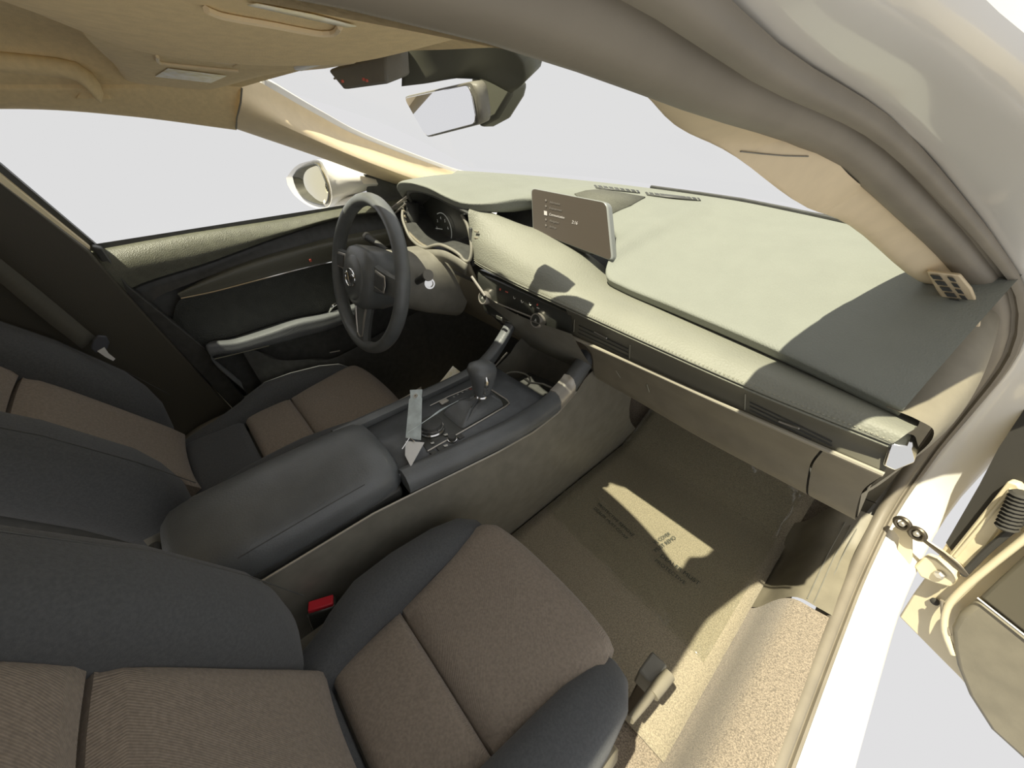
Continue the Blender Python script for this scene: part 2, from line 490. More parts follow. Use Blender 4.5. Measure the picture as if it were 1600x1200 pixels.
# kick panel below the dash end, passenger side
kick = loft('trim_11', [[V(.60, 1.28, .0), V(.63, 1.28, .3), V(.63, 1.2, .62)], [V(.655, 1.12, .05), V(.655, 1.1, .3), V(.64, 1.0, .6)], [V(.70, 1.06, .12), V(.70, 1.09, .36), V(.668, .96, .66)]], panel_pl, n=16, m=5, uni=True)
struct(kick, 'taupe kick panel beside the passenger footwell')
tube('panel_seam', [P(1332, 772, X=.648), P(1368, 786, X=.66)], .0012, body_dark, kick, n=6)
# white sill outside the weatherstrip
out_sill = loft('trim_12', [[V(.742, y, .125) for y in (-.5, .3, .9, 1.02)], [V(.765, y, .118) for y in (-.5, .3, .9, 1.04)], [V(.785, y, .09) for y in (-.5, .3, .9, 1.05)], [V(.80, y, .02) for y in (-.5, .3, .9, 1.05)], [V(.79, y, -.12) for y in (-.5, .3, .9, 1.05)]], white_pt, n=16, m=5)
struct(out_sill, 'white painted outer sill under the passenger doorway')
# hinge pillar, white, behind the weatherstrip
hp = loft('trim_13', [[V(.735, 1.085, .16), V(.73, 1.13, .36), V(.715, 1.09, .52), V(.69, 1.0, .68), V(.66, .95, .76)],
                      [V(.77, 1.12, .16), V(.775, 1.15, .36), V(.77, 1.12, .52), V(.75, 1.06, .68), V(.73, 1.02, .76)],
                      [V(.80, 1.16, .16), V(.815, 1.17, .36), V(.82, 1.16, .52), V(.81, 1.14, .68), V(.80, 1.12, .76)],
                      [V(.80, 1.3, .16), V(.82, 1.3, .36), V(.825, 1.3, .52), V(.815, 1.3, .68), V(.805, 1.28, .76)]], white_pt, n=20, m=5, uni=True)
struct(hp, 'white hinge pillar beside the open passenger door')

# ================================================================== DASHBOARD
dash = thing('dashboard', 'wide two-tier dashboard with stitched pad below the windscreen', 'dashboard', (X0, .7, .45))
EDGE = [V(-.66, .74, .775), V(-.60, .63, .795), V(-.545, .565, .828), V(-.475, .532, .856), V(-.40, .522, .866), V(-.33, .53, .862), V(-.275, .542, .848), V(-.235, .565, .836),
        V(-.185, .61, .836), V(-.145, .70, .838), V(-.06, .77, .818), V(.04, .765, .79), V(.088, .70, .775), V(.112, .655, .738), V(.16, .648, .728), V(.28, .638, .724), V(.44, .618, .72), V(.60, .60, .708)]
def lerp(a, b, t): return a + (b - a) * t
n_e = len(EDGE)
FRONT = []
for i, p in enumerate(EDGE):
    x = lerp(-.70, .64, i / (n_e - 1)) * .45 + p.x * 1.06 * .55
    FRONT.append(V(x, cowl_y(x) - .008, .843 - .012 * max(0, (x - .2) / .4)))
MID1 = [a.lerp(b, .33) + V(0, 0, .010) for a, b in zip(FRONT, EDGE)]
MID2 = [a.lerp(b, .70) + V(0, 0, .012) for a, b in zip(FRONT, EDGE)]
MID3 = [a.lerp(b, .94) + V(0, 0, .005) for a, b in zip(FRONT, EDGE)]
LIP1 = [p + V(0, .002, -.008) for p in EDGE]
LIP2 = [p + V(0, .012, -.020) for p in EDGE]
LIP3 = [p + V(0, .05, -.026) for p in EDGE]
top = loft('top_pad', [FRONT, MID1, MID2, MID3, EDGE, LIP1, LIP2, LIP3], dash_soft, dash, n=110, m=4, uni=True, angle=60)
bt = bvh_of(top)
# dark lip band under the passenger wing
lipband = loft('lip_band', [[p + V(0, .014, -.018) for p in EDGE[12:]], [p + V(0, .022, -.034) for p in EDGE[12:]]], black_pl, dash, n=30, uni=True, thick=.004)
tube('screen_base_gasket', [V(-.04, cowl_y(-.04) , .845)] + [V(x, cowl_y(x), .845 - .012 * max(0, (x - .2) / .4)) for x in (.1, .2, .3, .4, .5, .58)], .004, black_pl, dash, n=6)
# speaker grille recess and defroster vents on the top
def on_top(pts, lift=.001):
    out = []
    for u, v in pts:
        for k in range(40):
            p = hit(bt, u, v + k * .5, lift)[0]
            if p is not None: break
        out.append(p)
    return out
sg = on_top([(898, 304), (915, 299), (940, 297), (975, 303), (1008, 309), (985, 322), (953, 336), (925, 330)], .0012)
grille = mk('speaker_grille', sg, [tuple(range(len(sg)))], material('grille_mesh', (.115, .115, .09), .8, var=.25, vscale=500, bump=.6, bscale=900), dash, mods=[('solid', .003, 0)])
tube('grille_seam', on_top([(898, 304), (915, 299), (940, 297), (975, 303), (1008, 309)], .001), .0016, black_pl, grille, n=6)
for (u0, v0, u1, v1, nf) in ((928, 292, 997, 301, 8), (1008, 303, 1092, 313, 10)):
    q = on_top([(u0, v0 - 2), (u1, v1 - 2.5), (u1 + 3, v1 + 1.5), (u0 + 3, v0 + 2.5)], .001)
    vent = mk('defroster_vent', q, [(0, 1, 2, 3)], black_pl, dash, mods=[('solid', .002, 0)])
    for k in range(nf):
        t = (k + .5) / nf
        a = on_top([(lerp(u0, u1, t) - 1, lerp(v0, v1, t) - 2), (lerp(u0, u1, t) + 3, lerp(v0, v1, t) + 2)], .002)
        tube('fin', a, .0016, dash_soft, vent, n=6)

# lower leatherette pad ---------------------------------------------------------
PT = [V(-.228, .572, .822), V(-.195, .606, .814), V(-.10, .632, .786), V(.02, .645, .757), V(.115, .66, .716), V(.25, .655, .704), V(.42, .635, .698), V(.62, .605, .69)]
PB = [V(-.20, .560, .712), V(-.17, .556, .709), V(-.08, .553, .702), V(.04, .55, .697), V(.16, .548, .693), V(.30, .547, .688), V(.46, .549, .683), V(.605, .558, .680)]
PM = [a.lerp(b, .5) + V(0, -.016, .012) for a, b in zip(PT, PB)]
PM[0] = PT[0].lerp(PB[0], .5) + V(0, -.004, .0)
PM2 = [a.lerp(b, .82) + V(0, -.012, .005) for a, b in zip(PT, PB)]
PM2[0] = PT[0].lerp(PB[0], .82) + V(0, -.003, .0)
PUN = [p + V(0, .03, -.006) for p in PB]
PSH = [p + V(0, .06, -.035 if i < 2 else -.008) for i, p in enumerate(PT)]
loft('recess_back', [[V(-.26, .70, .84), V(-.10, .79, .82), V(.06, .80, .80), V(.16, .72, .74)], [V(-.26, .66, .74), V(-.10, .70, .74), V(.06, .70, .72), V(.16, .70, .69)]], black_pl, dash, n=16, uni=True)
lp = loft('leather_pad', [PSH, PT, PM, PM2, PB, PUN], dash_leather, dash, n=70, m=6, uni=True, angle=60)
mk('pad_end_cap', uniform_cr([PSH[-1], PT[-1], PM[-1], PM2[-1], PB[-1], PUN[-1]], 24), [tuple(range(24))], dash_leather, lp)
mk('pad_end_cap', uniform_cr([PSH[0], PT[0], PM[0], PM2[0], PB[0], PUN[0]], 24), [tuple(range(24))], dash_leather, lp)
# stitching and piping along the lower edge
def strip_path(off, n, pts=PB):
    return [p + off for p in uniform_cr(pts, n)]
tube('piping', strip_path(V(0, -.002, .0015), 60), .0022, dash_leather, lp, n=8)
tube('piping', strip_path(V(0, -.001, -.004), 60), .0020, dash_leather, lp, n=8)
sv, sf = [], []
base_st = uniform_cr([a.lerp(b, .05) for a, b in zip(PB, PM2)], 181)
for a, b in zip(base_st[::1], base_st[1:]):
    c = a.lerp(b, .5) + V(0, -.0035, .0055)
    d = (b - a).normalized()
    k = len(sv); e1 = d * .0016; e2 = V(0, -.0005, .0012); e3 = V(0, -.0012, -.0003)
    sv += [c - e1 - e2, c + e1 - e2 * .2, c + e1 + e2, c - e1 + e2 * .2, c + e3]
    sf += [(k, k+1, k+4), (k+1, k+2, k+4), (k+2, k+3, k+4), (k+3, k, k+4)]
st = mk('stitching', sv, sf, stitch_m, lp, smooth=False); st['kind'] = 'stuff'

# vent strip and bright line -------------------------------------------------------
ST = [p for p in strip_path(V(0, .006, -.007), 90) if p.x >= .092]
ST = uniform_cr(ST, 24)
SB = [P(u, v, Y=y) for u, v, y in ((893, 523, .578), (960, 552, .577), (1030, 583, .576), (1110, 619, .574), (1250, 680, .570), (1383, 737, .562))]
SBs = uniform_cr(SB, 24)
strip = loft('vent_strip', [ST, [a.lerp(b, .5) + V(0, .006, 0) for a, b in zip(ST, SBs)], SBs], strip_pl, dash, n=60, m=4, uni=True)
tube('bright_line', [p + V(0, -.006, -.001) for p in SBs], .0036, material('bright_trim', (.42, .39, .31), .4, metal=.3), strip, n=8)
bs = bvh_of(strip)
# end cap of the strip in satin metal
ec = [hit(bs, 1374, 706)[0] or V(.60, .555, .67)]
prism('strip_end_cap', [V(.604, .556, .681), V(.622, .560, .683), V(.634, .565, .664), V(.625, .562, .645), V(.612, .555, .648)], V(0, .035, .0), chrome, strip, bevel=.003)
for (u, v0, v1) in ((898, 499, 518), (985, 538, 560), (1165, 615, 640)):
    a, b = hit(bs, u, v0, .001)[0], hit(bs, u - 1, v1, .001)[0]
    if a and b: tube('vent_seam', [a, b], .0008, stitch_m, strip, n=5)
for (u0, v0, u1, v1) in ((905, 508, 982, 545), (1172, 628, 1300, 690)):
    lou = None
    for k in range(3):
        dv = k * 6
        pts = [hit(bs, lerp(u0, u1, t), lerp(v0, v1, t) + dv, .001)[0] for t in (0, .25, .5, .75, 1)]
        pts = [p for p in pts if p]
        if len(pts) > 2: tube('louvre', pts, .0011, black_pl, strip, n=5)
for (u0, v0, u1, v1) in ((930, 517, 951, 527), (1218, 657, 1250, 668)):
    a, b = hit(bs, u0, v0, .003)[0], hit(bs, u1, v1, .004)[0]
    if a and b: tube('vent_tab', [a, a.lerp(b, .8), b + V(0, -.003, .002)], .0014, satin, strip, n=6)

# climate panel ---------------------------------------------------------------------
HV = [[P(u, v, Y=.566) for u, v in ((745, 425), (790, 444), (850, 472), (893, 492))], [P(u, v, Y=.570) for u, v in ((748, 455), (790, 476), (850, 503), (893, 521))], [P(u, v, Y=.584) for u, v in ((760, 490), (790, 503), (845, 520), (885, 532))]]
hv = loft('climate_panel', [[p + V(0, .03, 0) for p in HV[0]]] + HV + [[p + V(0, .03, .01) for p in HV[2]]], piano, dash, n=30, m=6, uni=True)
bh = bvh_of(hv)
bl = [hit(bh, u, v, .001)[0] for u, v in ((768, 470), (800, 483), (832, 496))]
if all(bl): tube('climate_bright_line', bl, .0022, satin, hv, n=8)
def knob(u, v, r, h, parent):
    p, nr = hit(bh, u, v)
    if p is None: return
    nr = V(0, -1, .25).normalized()
    k = lathe('climate_knob', p, nr, [(r * .96, 0), (r, .002), (r, h * .8), (r * .93, h), (r * .80, h), (r * .78, h - .002), (0, h - .002)], satin, parent)
    lathe('knob_face', p + nr * (h - .002), nr, [(r * .78, 0), (r * .76, .0008), (0, .0008)], piano, k)
    text('knob_mark', 'A', p + nr * (h - .0005), V(1, 0, 0), V(0, .25, 1), r * .7, icon, k)
knob(762, 465, .0165, .018, hv)
knob(845, 500, .0165, .018, hv)
def icon_at(u, v, shape, s, m):
    p, nr = hit(bh, u, v, .0006)
    if p is None: return
    ux, uy = V(1, 0, 0), V(0, .3, 1).normalized()
    if shape == 'tri': pts = [p + ux * a * s + uy * b * s for a, b in ((-.6, -.5), (.6, -.5), (0, .7))]
    elif shape == 'bar': pts = [p + ux * a * s + uy * b * s for a, b in ((-.8, -.2), (.8, -.2), (.8, .2), (-.8, .2))]
    elif shape == 'arc': pts = [p + ux * a * s + uy * b * s for a, b in ((-.7, .4), (-.4, -.3), (.3, -.5), (.8, .1), (.5, .1), (.2, -.2), (-.2, -.05), (-.4, .4))]
    else: pts = [p + ux * math.cos(q) * s * .5 + uy * math.sin(q) * s * .5 for q in [i * math.pi / 5 for i in range(10)]]
    prism('button_icon', pts, V(0, -.0004, 0), m, hv, smooth=False)
for (u, v, sh, s, m) in ((782, 452, 'dot', .006, icon_red), (792, 456, 'bar', .006, icon_red), (804, 465, 'arc', .006, icon), (816, 471, 'arc', .006, icon), (829, 475, 'arc', .006, icon), (840, 476, 'dot', .005, icon_red), (841, 481, 'bar', .005, icon),
                         (795, 487, 'tri', .006, icon), (809, 492, 'tri', .008, icon), (826, 501, 'tri', .006, icon), (806, 507, 'bar', .006, icon)):
    icon_at(u, v, sh, s, m)

# centre stack below the climate panel
loft('centre_stack', [[V(-.19, .555, .64), V(X0, .548, .63), V(.12, .552, .64)], [V(-.17, .60, .56), V(X0, .60, .55), V(.12, .61, .56)], [V(-.15, .68, .46), V(X0, .70, .45), V(.11, .70, .46)]], grey_pl, dash, n=20, m=6, uni=True)
box('usb_port', P(780, 497, Y=.56), (.022, .004, .010), piano, dash, bevel=.002)
# driver knee panel and lower column cover
loft('knee_panel', [[V(-.66, .62, .70), V(-.5, .575, .69), V(-.36, .56, .66), V(-.19, .558, .655)], [V(-.66, .63, .6), V(-.5, .60, .57), V(-.36, .60, .56), V(-.19, .59, .57)], [V(-.66, .70, .48), V(-.5, .69, .46), V(-.36, .69, .455), V(-.17, .69, .455)]], panel_pl, dash, n=24, m=6, uni=True)
# glovebox with lid seam -------------------------------------------------------------
gb_t = [P(900, 529, Y=.58), P(1020, 583, Y=.578), P(1150, 641, Y=.575), P(1284, 700, Y=.570)]
gb_m = [V(.125, .622, .57), V(.25, .622, .56), V(.42, .620, .555), V(.553, .618, .555)]
gb_b = [P(940, 592, Y=.69), P(1000, 625, Y=.685), P(1100, 683, Y=.68), P(1266, 770, Y=.665)]
gb_u = [p + V(0, .25, .0) for p in gb_b]
gb = loft('glovebox_lid', [gb_t, gb_m, gb_b, gb_u], panel_pl, dash, n=24, m=6, uni=True, angle=60)
bgb = bvh_of(gb)
seam = [hit(bgb, u, v, .0005)[0] for u, v in ((910, 540), (918, 562), (934, 588), (962, 612), (985, 626))]
seam = [p for p in seam if p]
if len(seam) > 1: tube('lid_seam', seam, .0009, satin, gb, n=5)
for (a, b) in (((963, 579), (970, 590)), ((1011, 600), (1015, 612))):
    q = [hit(bgb, *a, .001)[0], hit(bgb, *b, .001)[0]]
    if all(q): tube('latch_mark', q, .0010, stitch_m, gb, n=5)
ge = loft('end_panel', [[p + V(x, 0, 0) for x in (.003, .03, .055, .066)] for p in (gb_t[-1], gb_m[-1], gb_b[-1], gb_u[-1])], panel_pl, dash, n=16, m=6, uni=True, angle=60)
mk('end_panel_side', [gb_t[-1] + V(.066, 0, 0), gb_m[-1] + V(.066, 0, 0), gb_b[-1] + V(.066, 0, 0), gb_u[-1] + V(.066, 0, 0), gb_u[-1] + V(.066, 0, .15), gb_t[-1] + V(.066, .05, .01)], [(0, 1, 2, 3, 4, 5)], panel_pl, dash)
tube('panel_gap', [hit(bgb, 1280, 712)[0] or gb_t[-1], gb_m[-1] + V(.0015, -.001, 0), gb_b[-1] + V(.0015, -.001, 0)], .0012, stitch_m, dash, n=5)
# side of the dashboard end facing the doorway
DE = loft('dash_side', [[V(.585, .602, .700), V(.60, .72, .735), V(.615, .86, .775), V(.62, .97, .815)], [V(.615, .595, .702), V(.632, .72, .728), V(.642, .86, .755), V(.645, .95, .78)], [V(.635, .60, .69), V(.655, .74, .71), V(.66, .86, .72), V(.655, .93, .73)], [V(.632, .585, .655), V(.66, .72, .64), V(.672, .85, .64), V(.672, .97, .64)], [V(.615, .64, .50), V(.65, .76, .50), V(.675, .9, .50), V(.69, 1.06, .50)]], panel_pl, dash, n=20, m=6, uni=True)

# instrument cluster ---------------------------------------------------------------------
bez_px = [(630, 322, .575), (629, 340, .556), (634, 356, .545), (642, 372, .537), (654, 383, .53), (665, 387, .527), (680, 383, .532), (690, 383, .536), (706, 390, .538), (719, 399, .54), (725, 407, .542), (733, 408, .546), (737, 392, .556), (735, 370, .566), (730, 351, .572), (722, 336, .572)]
bez = [P(u, v, Y=y) for u, v, y in bez_px]
bz = tube('cluster_bezel', catmull(bez, 60), .0042, grey_pl, dash, n=10)
hood_in = [V(-.52, .585, .80), V(-.47, .555, .832), V(-.40, .545, .845), V(-.33, .55, .840), V(-.27, .558, .826), V(-.225, .575, .81)]
tube('hood_rim', catmull(hood_in, 30), .005, black_pl, dash, n=8)
ring_f = catmull(bez + hood_in[::-1], 64)
cen = V(-.37, .66, .765)
back = [V(cen.x + (p.x - cen.x) * .96, .640, cen.z + (p.z - cen.z) * .92) for p in ring_f]
rings('cluster_hood', [ring_f, [a.lerp(b, .5) for a, b in zip(ring_f, back)], back], black_pl, dash, caps=False)
face = mk('gauge_face', [p + V(0, -.006, 0) for p in back], [tuple(range(len(back)))], piano, dash)
for (u, v, R, needle) in ((658, 348, .030, 200), (692, 358, .043, 185), (729, 360, .040, None)):
    c = P(u, v, Y=.628)
    arc = [c + V(math.cos(q), 0, math.sin(q)) * R for q in [rad(-120 + 6.5 * i) for i in range(38)]]
    g = tube('gauge_ring', arc, .0011, gauge_w, face, n=5)
    if needle is not None:
        q = rad(needle)
        tube('needle', [c + V(0, -.002, 0), c + V(math.cos(q), 0, math.sin(q)) * R * .8 + V(0, -.002, 0)], .0011, gauge_w, g, n=5)
        for k, s in enumerate(('1', '2', '3', '4', '5', '6')):
            qq = rad(225 - 42 * k)
            text('gauge_number', s, c + V(math.cos(qq), 0, math.sin(qq)) * R * .68 + V(0, -.001, 0), V(1, 0, 0), V(0, 0, 1), .011, gauge_w, g)
# trim wings beside and below the cluster
loft('cluster_trim', [[P(u, v, Y=y) for u, v, y in ((660, 390, .522), (690, 391, .526), (712, 401, .530), (730, 413, .535))], [P(u, v, Y=y) for u, v, y in ((662, 404, .526), (690, 407, .530), (712, 417, .534), (728, 430, .540))]], grey_pl, dash, n=16, uni=True, thick=.004)
tube('trim_bar', [P(737, 432, Y=.545), P(758, 462, Y=.55)], .0034, satin, dash, n=8)
loft('cluster_lower_cover', [[V(-.50, .545, .735), V(-.40, .535, .715), V(-.30, .54, .715), V(-.215, .55, .71)], [V(-.50, .56, .69), V(-.40, .56, .675), V(-.30, .558, .67), V(-.2, .56, .665)]], panel_pl, dash, n=16, uni=True, thick=.006)
# slatted side vents: left of the cluster and right of the cluster
lv = loft('side_vent', [[V(-.60, .60, .79), V(-.515, .57, .80)], [V(-.60, .60, .70), V(-.515, .56, .715)]], black_pl, dash, n=6, uni=True, thick=.03, toff=1)
for k in range(5):
    z = .778 - k * .014
    tube('vent_slat', [V(-.60, .592, z - .003), V(-.512, .556, z)], .0026, panel_pl, lv, n=6)
tube('vent_trim', [P(606, 330, Y=.575), P(637, 307, Y=.565)], .004, satin, lv, n=8)
tube('vent_trim', [P(612, 338, Y=.572), P(634, 318, Y=.562)], .0025, satin, lv, n=8)
rv = box('driver_vent', P(743, 385, Y=.575), (.010, .03, .09), black_pl, dash)
for k in range(6):
    c = P(744, 362 + k * 10, Y=.560)
    tube('vent_slat', [c + V(-.006, 0, 0), c + V(.006, .002, 0)], .0022, panel_pl, rv, n=6)

# infotainment screen ------------------------------------------------------------------------
sc_th = thing('infotainment_screen', 'wide dark display standing on the centre of the dashboard', 'screen', (X0, .70, .75))
TL, TR, BR, BL = P(829, 293, Y=.690), P(949, 316, Y=.700), P(958, 409, Y=.672), P(832, 361, Y=.668)
ux = (TR - TL).normalized(); uy = (TL - BL).normalized(); nz = ux.cross(uy).normalized()
if nz.y > 0: nz = -nz
def quad_round(a, b, c, d, r, k=6):
    pts = []
    cs = [a, b, c, d]
    for i in range(4):
        p, pr, nx = cs[i], cs[i - 1], cs[(i + 1) % 4]
        e1, e2 = p + (pr - p).normalized() * r, p + (nx - p).normalized() * r
        for j in range(k + 1):
            t = j / k
            pts.append(e1 * (1-t)**2 + p * 2*t*(1-t) + e2 * t*t)
    return pts
fr = quad_round(TL, TR, BR, BL, .012)
prism('screen_housing', fr, -nz * .020, material('screen_housing_plastic', (.22, .23, .22), .35), sc_th, bevel=.003)
ctr_s = (TL + TR + BR + BL) / 4
glp = [ctr_s + (p - ctr_s) * .965 + nz * .0006 for p in fr]
gl = prism('display_glass', glp, -nz * .002, screen_gl, sc_th)
box('screen_stand', ctr_s - nz * .022 - uy * .035, (.10, .02, .05), black_pl, sc_th, ax=(ux, -nz, uy), bevel=.004)
def scr(u, v): 
    d = ray(u, v); t = (ctr_s + nz * .0012 - CAM).dot(nz) / d.dot(nz); return CAM + d * t
for (s, u, v, sz) in (('Information', 867, 317.5, .0062), ('Entertainment', 868, 327, .0062), ('Communication', 870, 337.5, .0068), ('Navigation', 866, 346.5, .0062), ('Settings', 864, 355, .0062), ('2:16', 898, 348, .009)):
    text('menu_text', s, scr(u, v), ux, uy, sz, screen_tx if 'Comm' in s or ':' in s else screen_dim, gl)
c = scr(852.5, 333)
prism('menu_icon', [c + ux * a + uy * b for a, b in ((-.0045, -.0045), (.0045, -.0045), (.0045, .0045), (-.0045, .0045))], nz * .0003, screen_tx, gl, smooth=False)
for (u, v) in ((853, 313), (853, 322), (853, 343), (853, 352)):
    c = scr(u, v); prism('menu_icon', [c + ux * math.cos(q) * .0025 + uy * math.sin(q) * .0025 for q in [i * math.pi / 4 for i in range(8)]], nz * .0003, screen_dim, gl, smooth=False)

# ================================================================== STEERING WHEEL
WC = V(-.383, .360, .672); TILT = rad(16)
wn = V(0, -math.cos(TILT), -math.sin(TILT) * -1)   # towards the driver, upwards
wn = V(0, -math.cos(TILT), math.sin(TILT))
wux = V(1, 0, 0); wuy = V(0, math.sin(TILT), math.cos(TILT))
sw = thing('steering_wheel', 'black three-spoke steering wheel with a silver winged emblem', 'steering wheel', WC)
RW = .176
rim = [WC + (wux * math.cos(q) + wuy * math.sin(q)) * RW for q in [2 * math.pi * i / 72 for i in range(72)]]
R_ = []
for i, p in enumerate(rim):
    r_ = (p - WC).normalized()
    R_.append([p + r_ * math.cos(2*math.pi*k/14) * .0145 + wn * math.sin(2*math.pi*k/14) * .0175 for k in range(14)])
rings('rim', R_, wheel_rub, sw, close=True)
def wp(x, y, d=0): return WC + wux * x + wuy * y + wn * d
# hub
hub_o = [(-.075, .035), (-.06, .06), (-.03, .07), (.03, .07), (.06, .06), (.075, .035), (.078, 0), (.068, -.04), (.045, -.068), (0, -.078), (-.045, -.068), (-.068, -.04), (-.078, 0)]
hub2 = catmull([wp(a, b) for a, b in hub_o + hub_o[:1]], 49)[:-1]
def hubring(s, d): return [WC + (p - WC) * s + wn * d for p in hub2]
hb = rings('hub', [hubring(.9, -.06), hubring(1.0, -.03), hubring(1.0, .012), hubring(.93, .026), hubring(.72, .034), hubring(.3, .036), hubring(.02, .036)], wheel_rub, sw, angle=60)
hc = lathe('hub_centre', wp(0, -.004, .030), wn, [(.052, 0), (.0535, .004), (.050, .008), (.02, .010), (0, .010)], wheel_rub, sw, seg=40, angle=60)
# emblem: ring and a pair of wings
er = [wp(math.cos(q) * .0265, -.004 + math.sin(q) * .0205, .0415) for q in [2*math.pi*i/36 for i in range(36)]]
em = tube('emblem', er, .0017, chrome, sw, n=8, closed=True)
wing = catmull([wp(-.0245, .003, .042), wp(-.017, .006, .0425), wp(-.008, .000, .043), wp(0, -.0125, .043), wp(.008, .000, .043), wp(.017, .006, .0425), wp(.0245, .003, .042)], 30)
tube('wing', wing, .0024, chrome, em, n=8)
# spokes
for s in (-1, 1):
    so_ = rings('spoke', [[wp(s * x, y + h, d + dd) for h, dd in ((.024 * k, .0), (.020 * k, .010), (-.020 * k, .010), (-.024 * k, 0), (-.018 * k, -.012), (.018 * k, -.012))] for x, y, d, k in ((.06, .012, .008, 1.5), (.09, .012, .006, 1.25), (.13, .012, .002, 1.05), (.172, .012, -.002, 1.0))], wheel_rub, sw, angle=50)
    bz_ = prism('switch_bezel', [wp(s * a, b, .018) for a, b in ((.082, .036), (.13, .032), (.135, .012), (.13, -.006), (.085, -.004))], wn * .003, satin, so_, bevel=.0015)
    prism('switch', [wp(s * a, b, .0205) for a, b in ((.088, .031), (.127, .028), (.130, .012), (.126, -.002), (.089, 0))], wn * .003, black_pl, so_, bevel=.001)
lowsp = rings('spoke', [[wp(x * w, y, d) for x, d in ((-1, 0), (-.8, .010), (.8, .010), (1, 0), (.8, -.010), (-.8, -.010))] for y, w in ((-.06, .040), (-.10, .030), (-.14, .024), (-.175, .028))], wheel_rub, sw, angle=50)
tube('spoke_trim', [wp(-.030, -.072, .012), wp(-.022, -.11, .012), wp(-.014, -.150, .010), wp(0, -.157, .009), wp(.014, -.150, .010), wp(.022, -.11, .012), wp(.030, -.072, .012)], .0028, satin, lowsp, n=8)
# column
colm = thing('steering_column', 'grey steering column shroud with a control stalk behind the wheel', 'steering column', (-.383, .48, .56))
ca = V(0, math.cos(TILT), -math.sin(TILT))
rings('shroud', [sring(WC + ca * d, wux, wuy, a, b, 3, 28) for d, a, b in ((.05, .055, .05), (.065, .075, .066), (.11, .085, .075), (.16, .09, .085), (.25, .095, .095))], grey_pl, colm, angle=60)
sa = V(-.31, .455, .655); sb = P(668, 430, X=-.235)
stk = tube('stalk', [sa, sa.lerp(sb, .6), sb], [.008, .009, .0115], black_pl, colm, n=14)
lathe('stalk_tip', sb, V(1, -.35, .3), [(.0125, -.004), (.0135, .004), (.012, .012), (0, .0125)], grey_pl, stk)
lathe('stalk_ring', P(671, 443, X=-.24), V(1, -.3, .2), [(.0125, -.006), (.0135, 0), (.0125, .003), (.009, .003), (.008, -.002), (0, -.002)], chrome, stk)
sl_ = tube('stalk', [V(-.46, .46, .70), V(-.55, .45, .72)], [.007, .011], black_pl, colm, n=12)
lathe('stalk_tip', V(-.55, .45, .72), V(-1, -.1, .1), [(.012, -.004), (.013, .004), (0, .010)], grey_pl, sl_)

# ================================================================== CENTRE CONSOLE
con = thing('centre_console', 'black centre console with raised rails between the front seats', 'console', (X0, .25, .0))
XR, XL = .078, -.125
def xof(x, y):
    return x + (.028 * min(max((y - .12) / .28, 0), 1) if x > 0 else 0)
def rail(name, x, s, pts, g=0, mat=None):
    """padded side rail: outer side s"""
    R = []
    for (y, z) in catmull([V(0, y, z) for y, z in pts], 30) and [(p.y, p.z) for p in catmull([V(0, y, z) for y, z in pts], 30)]:
        R.append([V(xof(x, y) + s * (a + g * (1 if a > -.015 else -1)), y, z + b + g * (1 if b > -.02 else -1)) for a, b in ((-.028, -.012), (-.026, -.004), (-.012, .000), (0, -.005), (.008, -.018), (.009, -.036), (.004, -.044), (-.02, -.04))])
    return rings(name, R, mat or blk_leather, con, angle=60)
rr = rail('padded_rail', XR, 1, [(.17, .482), (.26, .478), (.36, .476), (.46, .474), (.53, .480), (.58, .500), (.62, .532), (.645, .556)])
rail('rail_accent', XR, 1, [(.545, .4855), (.56, .491), (.58, .500), (.592, .509)], .0012, satin)
rl = rail('padded_rail', XL, -1, [(.12, .486), (.26, .484), (.40, .483), (.48, .49), (.53, .515), (.57, .55), (.60, .585), (.62, .62)])
# trim line below the rails
for x, s in ((XR, 1), (XL, -1)):
    tube('rail_trim', [V(xof(x, y) + s * .006, y, z - .047) for y, z in ((-.15, .487), (.1, .486), (.18, .482), (.26, .479), (.36, .476), (.46, .474), (.54, .484), (.60, .516))], .0022, satin, con, n=6)
# body sides
def side(name, x, s):
    return loft(name, [[V(xof(x, y) + s * .003, y, z) for y, z in ((-.20, .43), (.1, .436), (.3, .428), (.5, .428), (.60, .46), (.66, .50), (.9, .56))], [V(xof(x, y) - s * .004, y, .25) for y in (-.20, .1, .3, .5, .6, .75, .9)], [V(x - s * .02, y, .0) for y in (-.2, .1, .3, .5, .65, .85, 1.1)]], grey_pl, con, n=24, m=5, uni=True)
cs_r = side('side_panel', XR, 1)
side('side_panel', XL, -1)
box('console_back', (X0 + .018, -.19, .22), (.19, .02, .42), black_pl, con, bevel=.008)
bsd = bvh_of(cs_r)
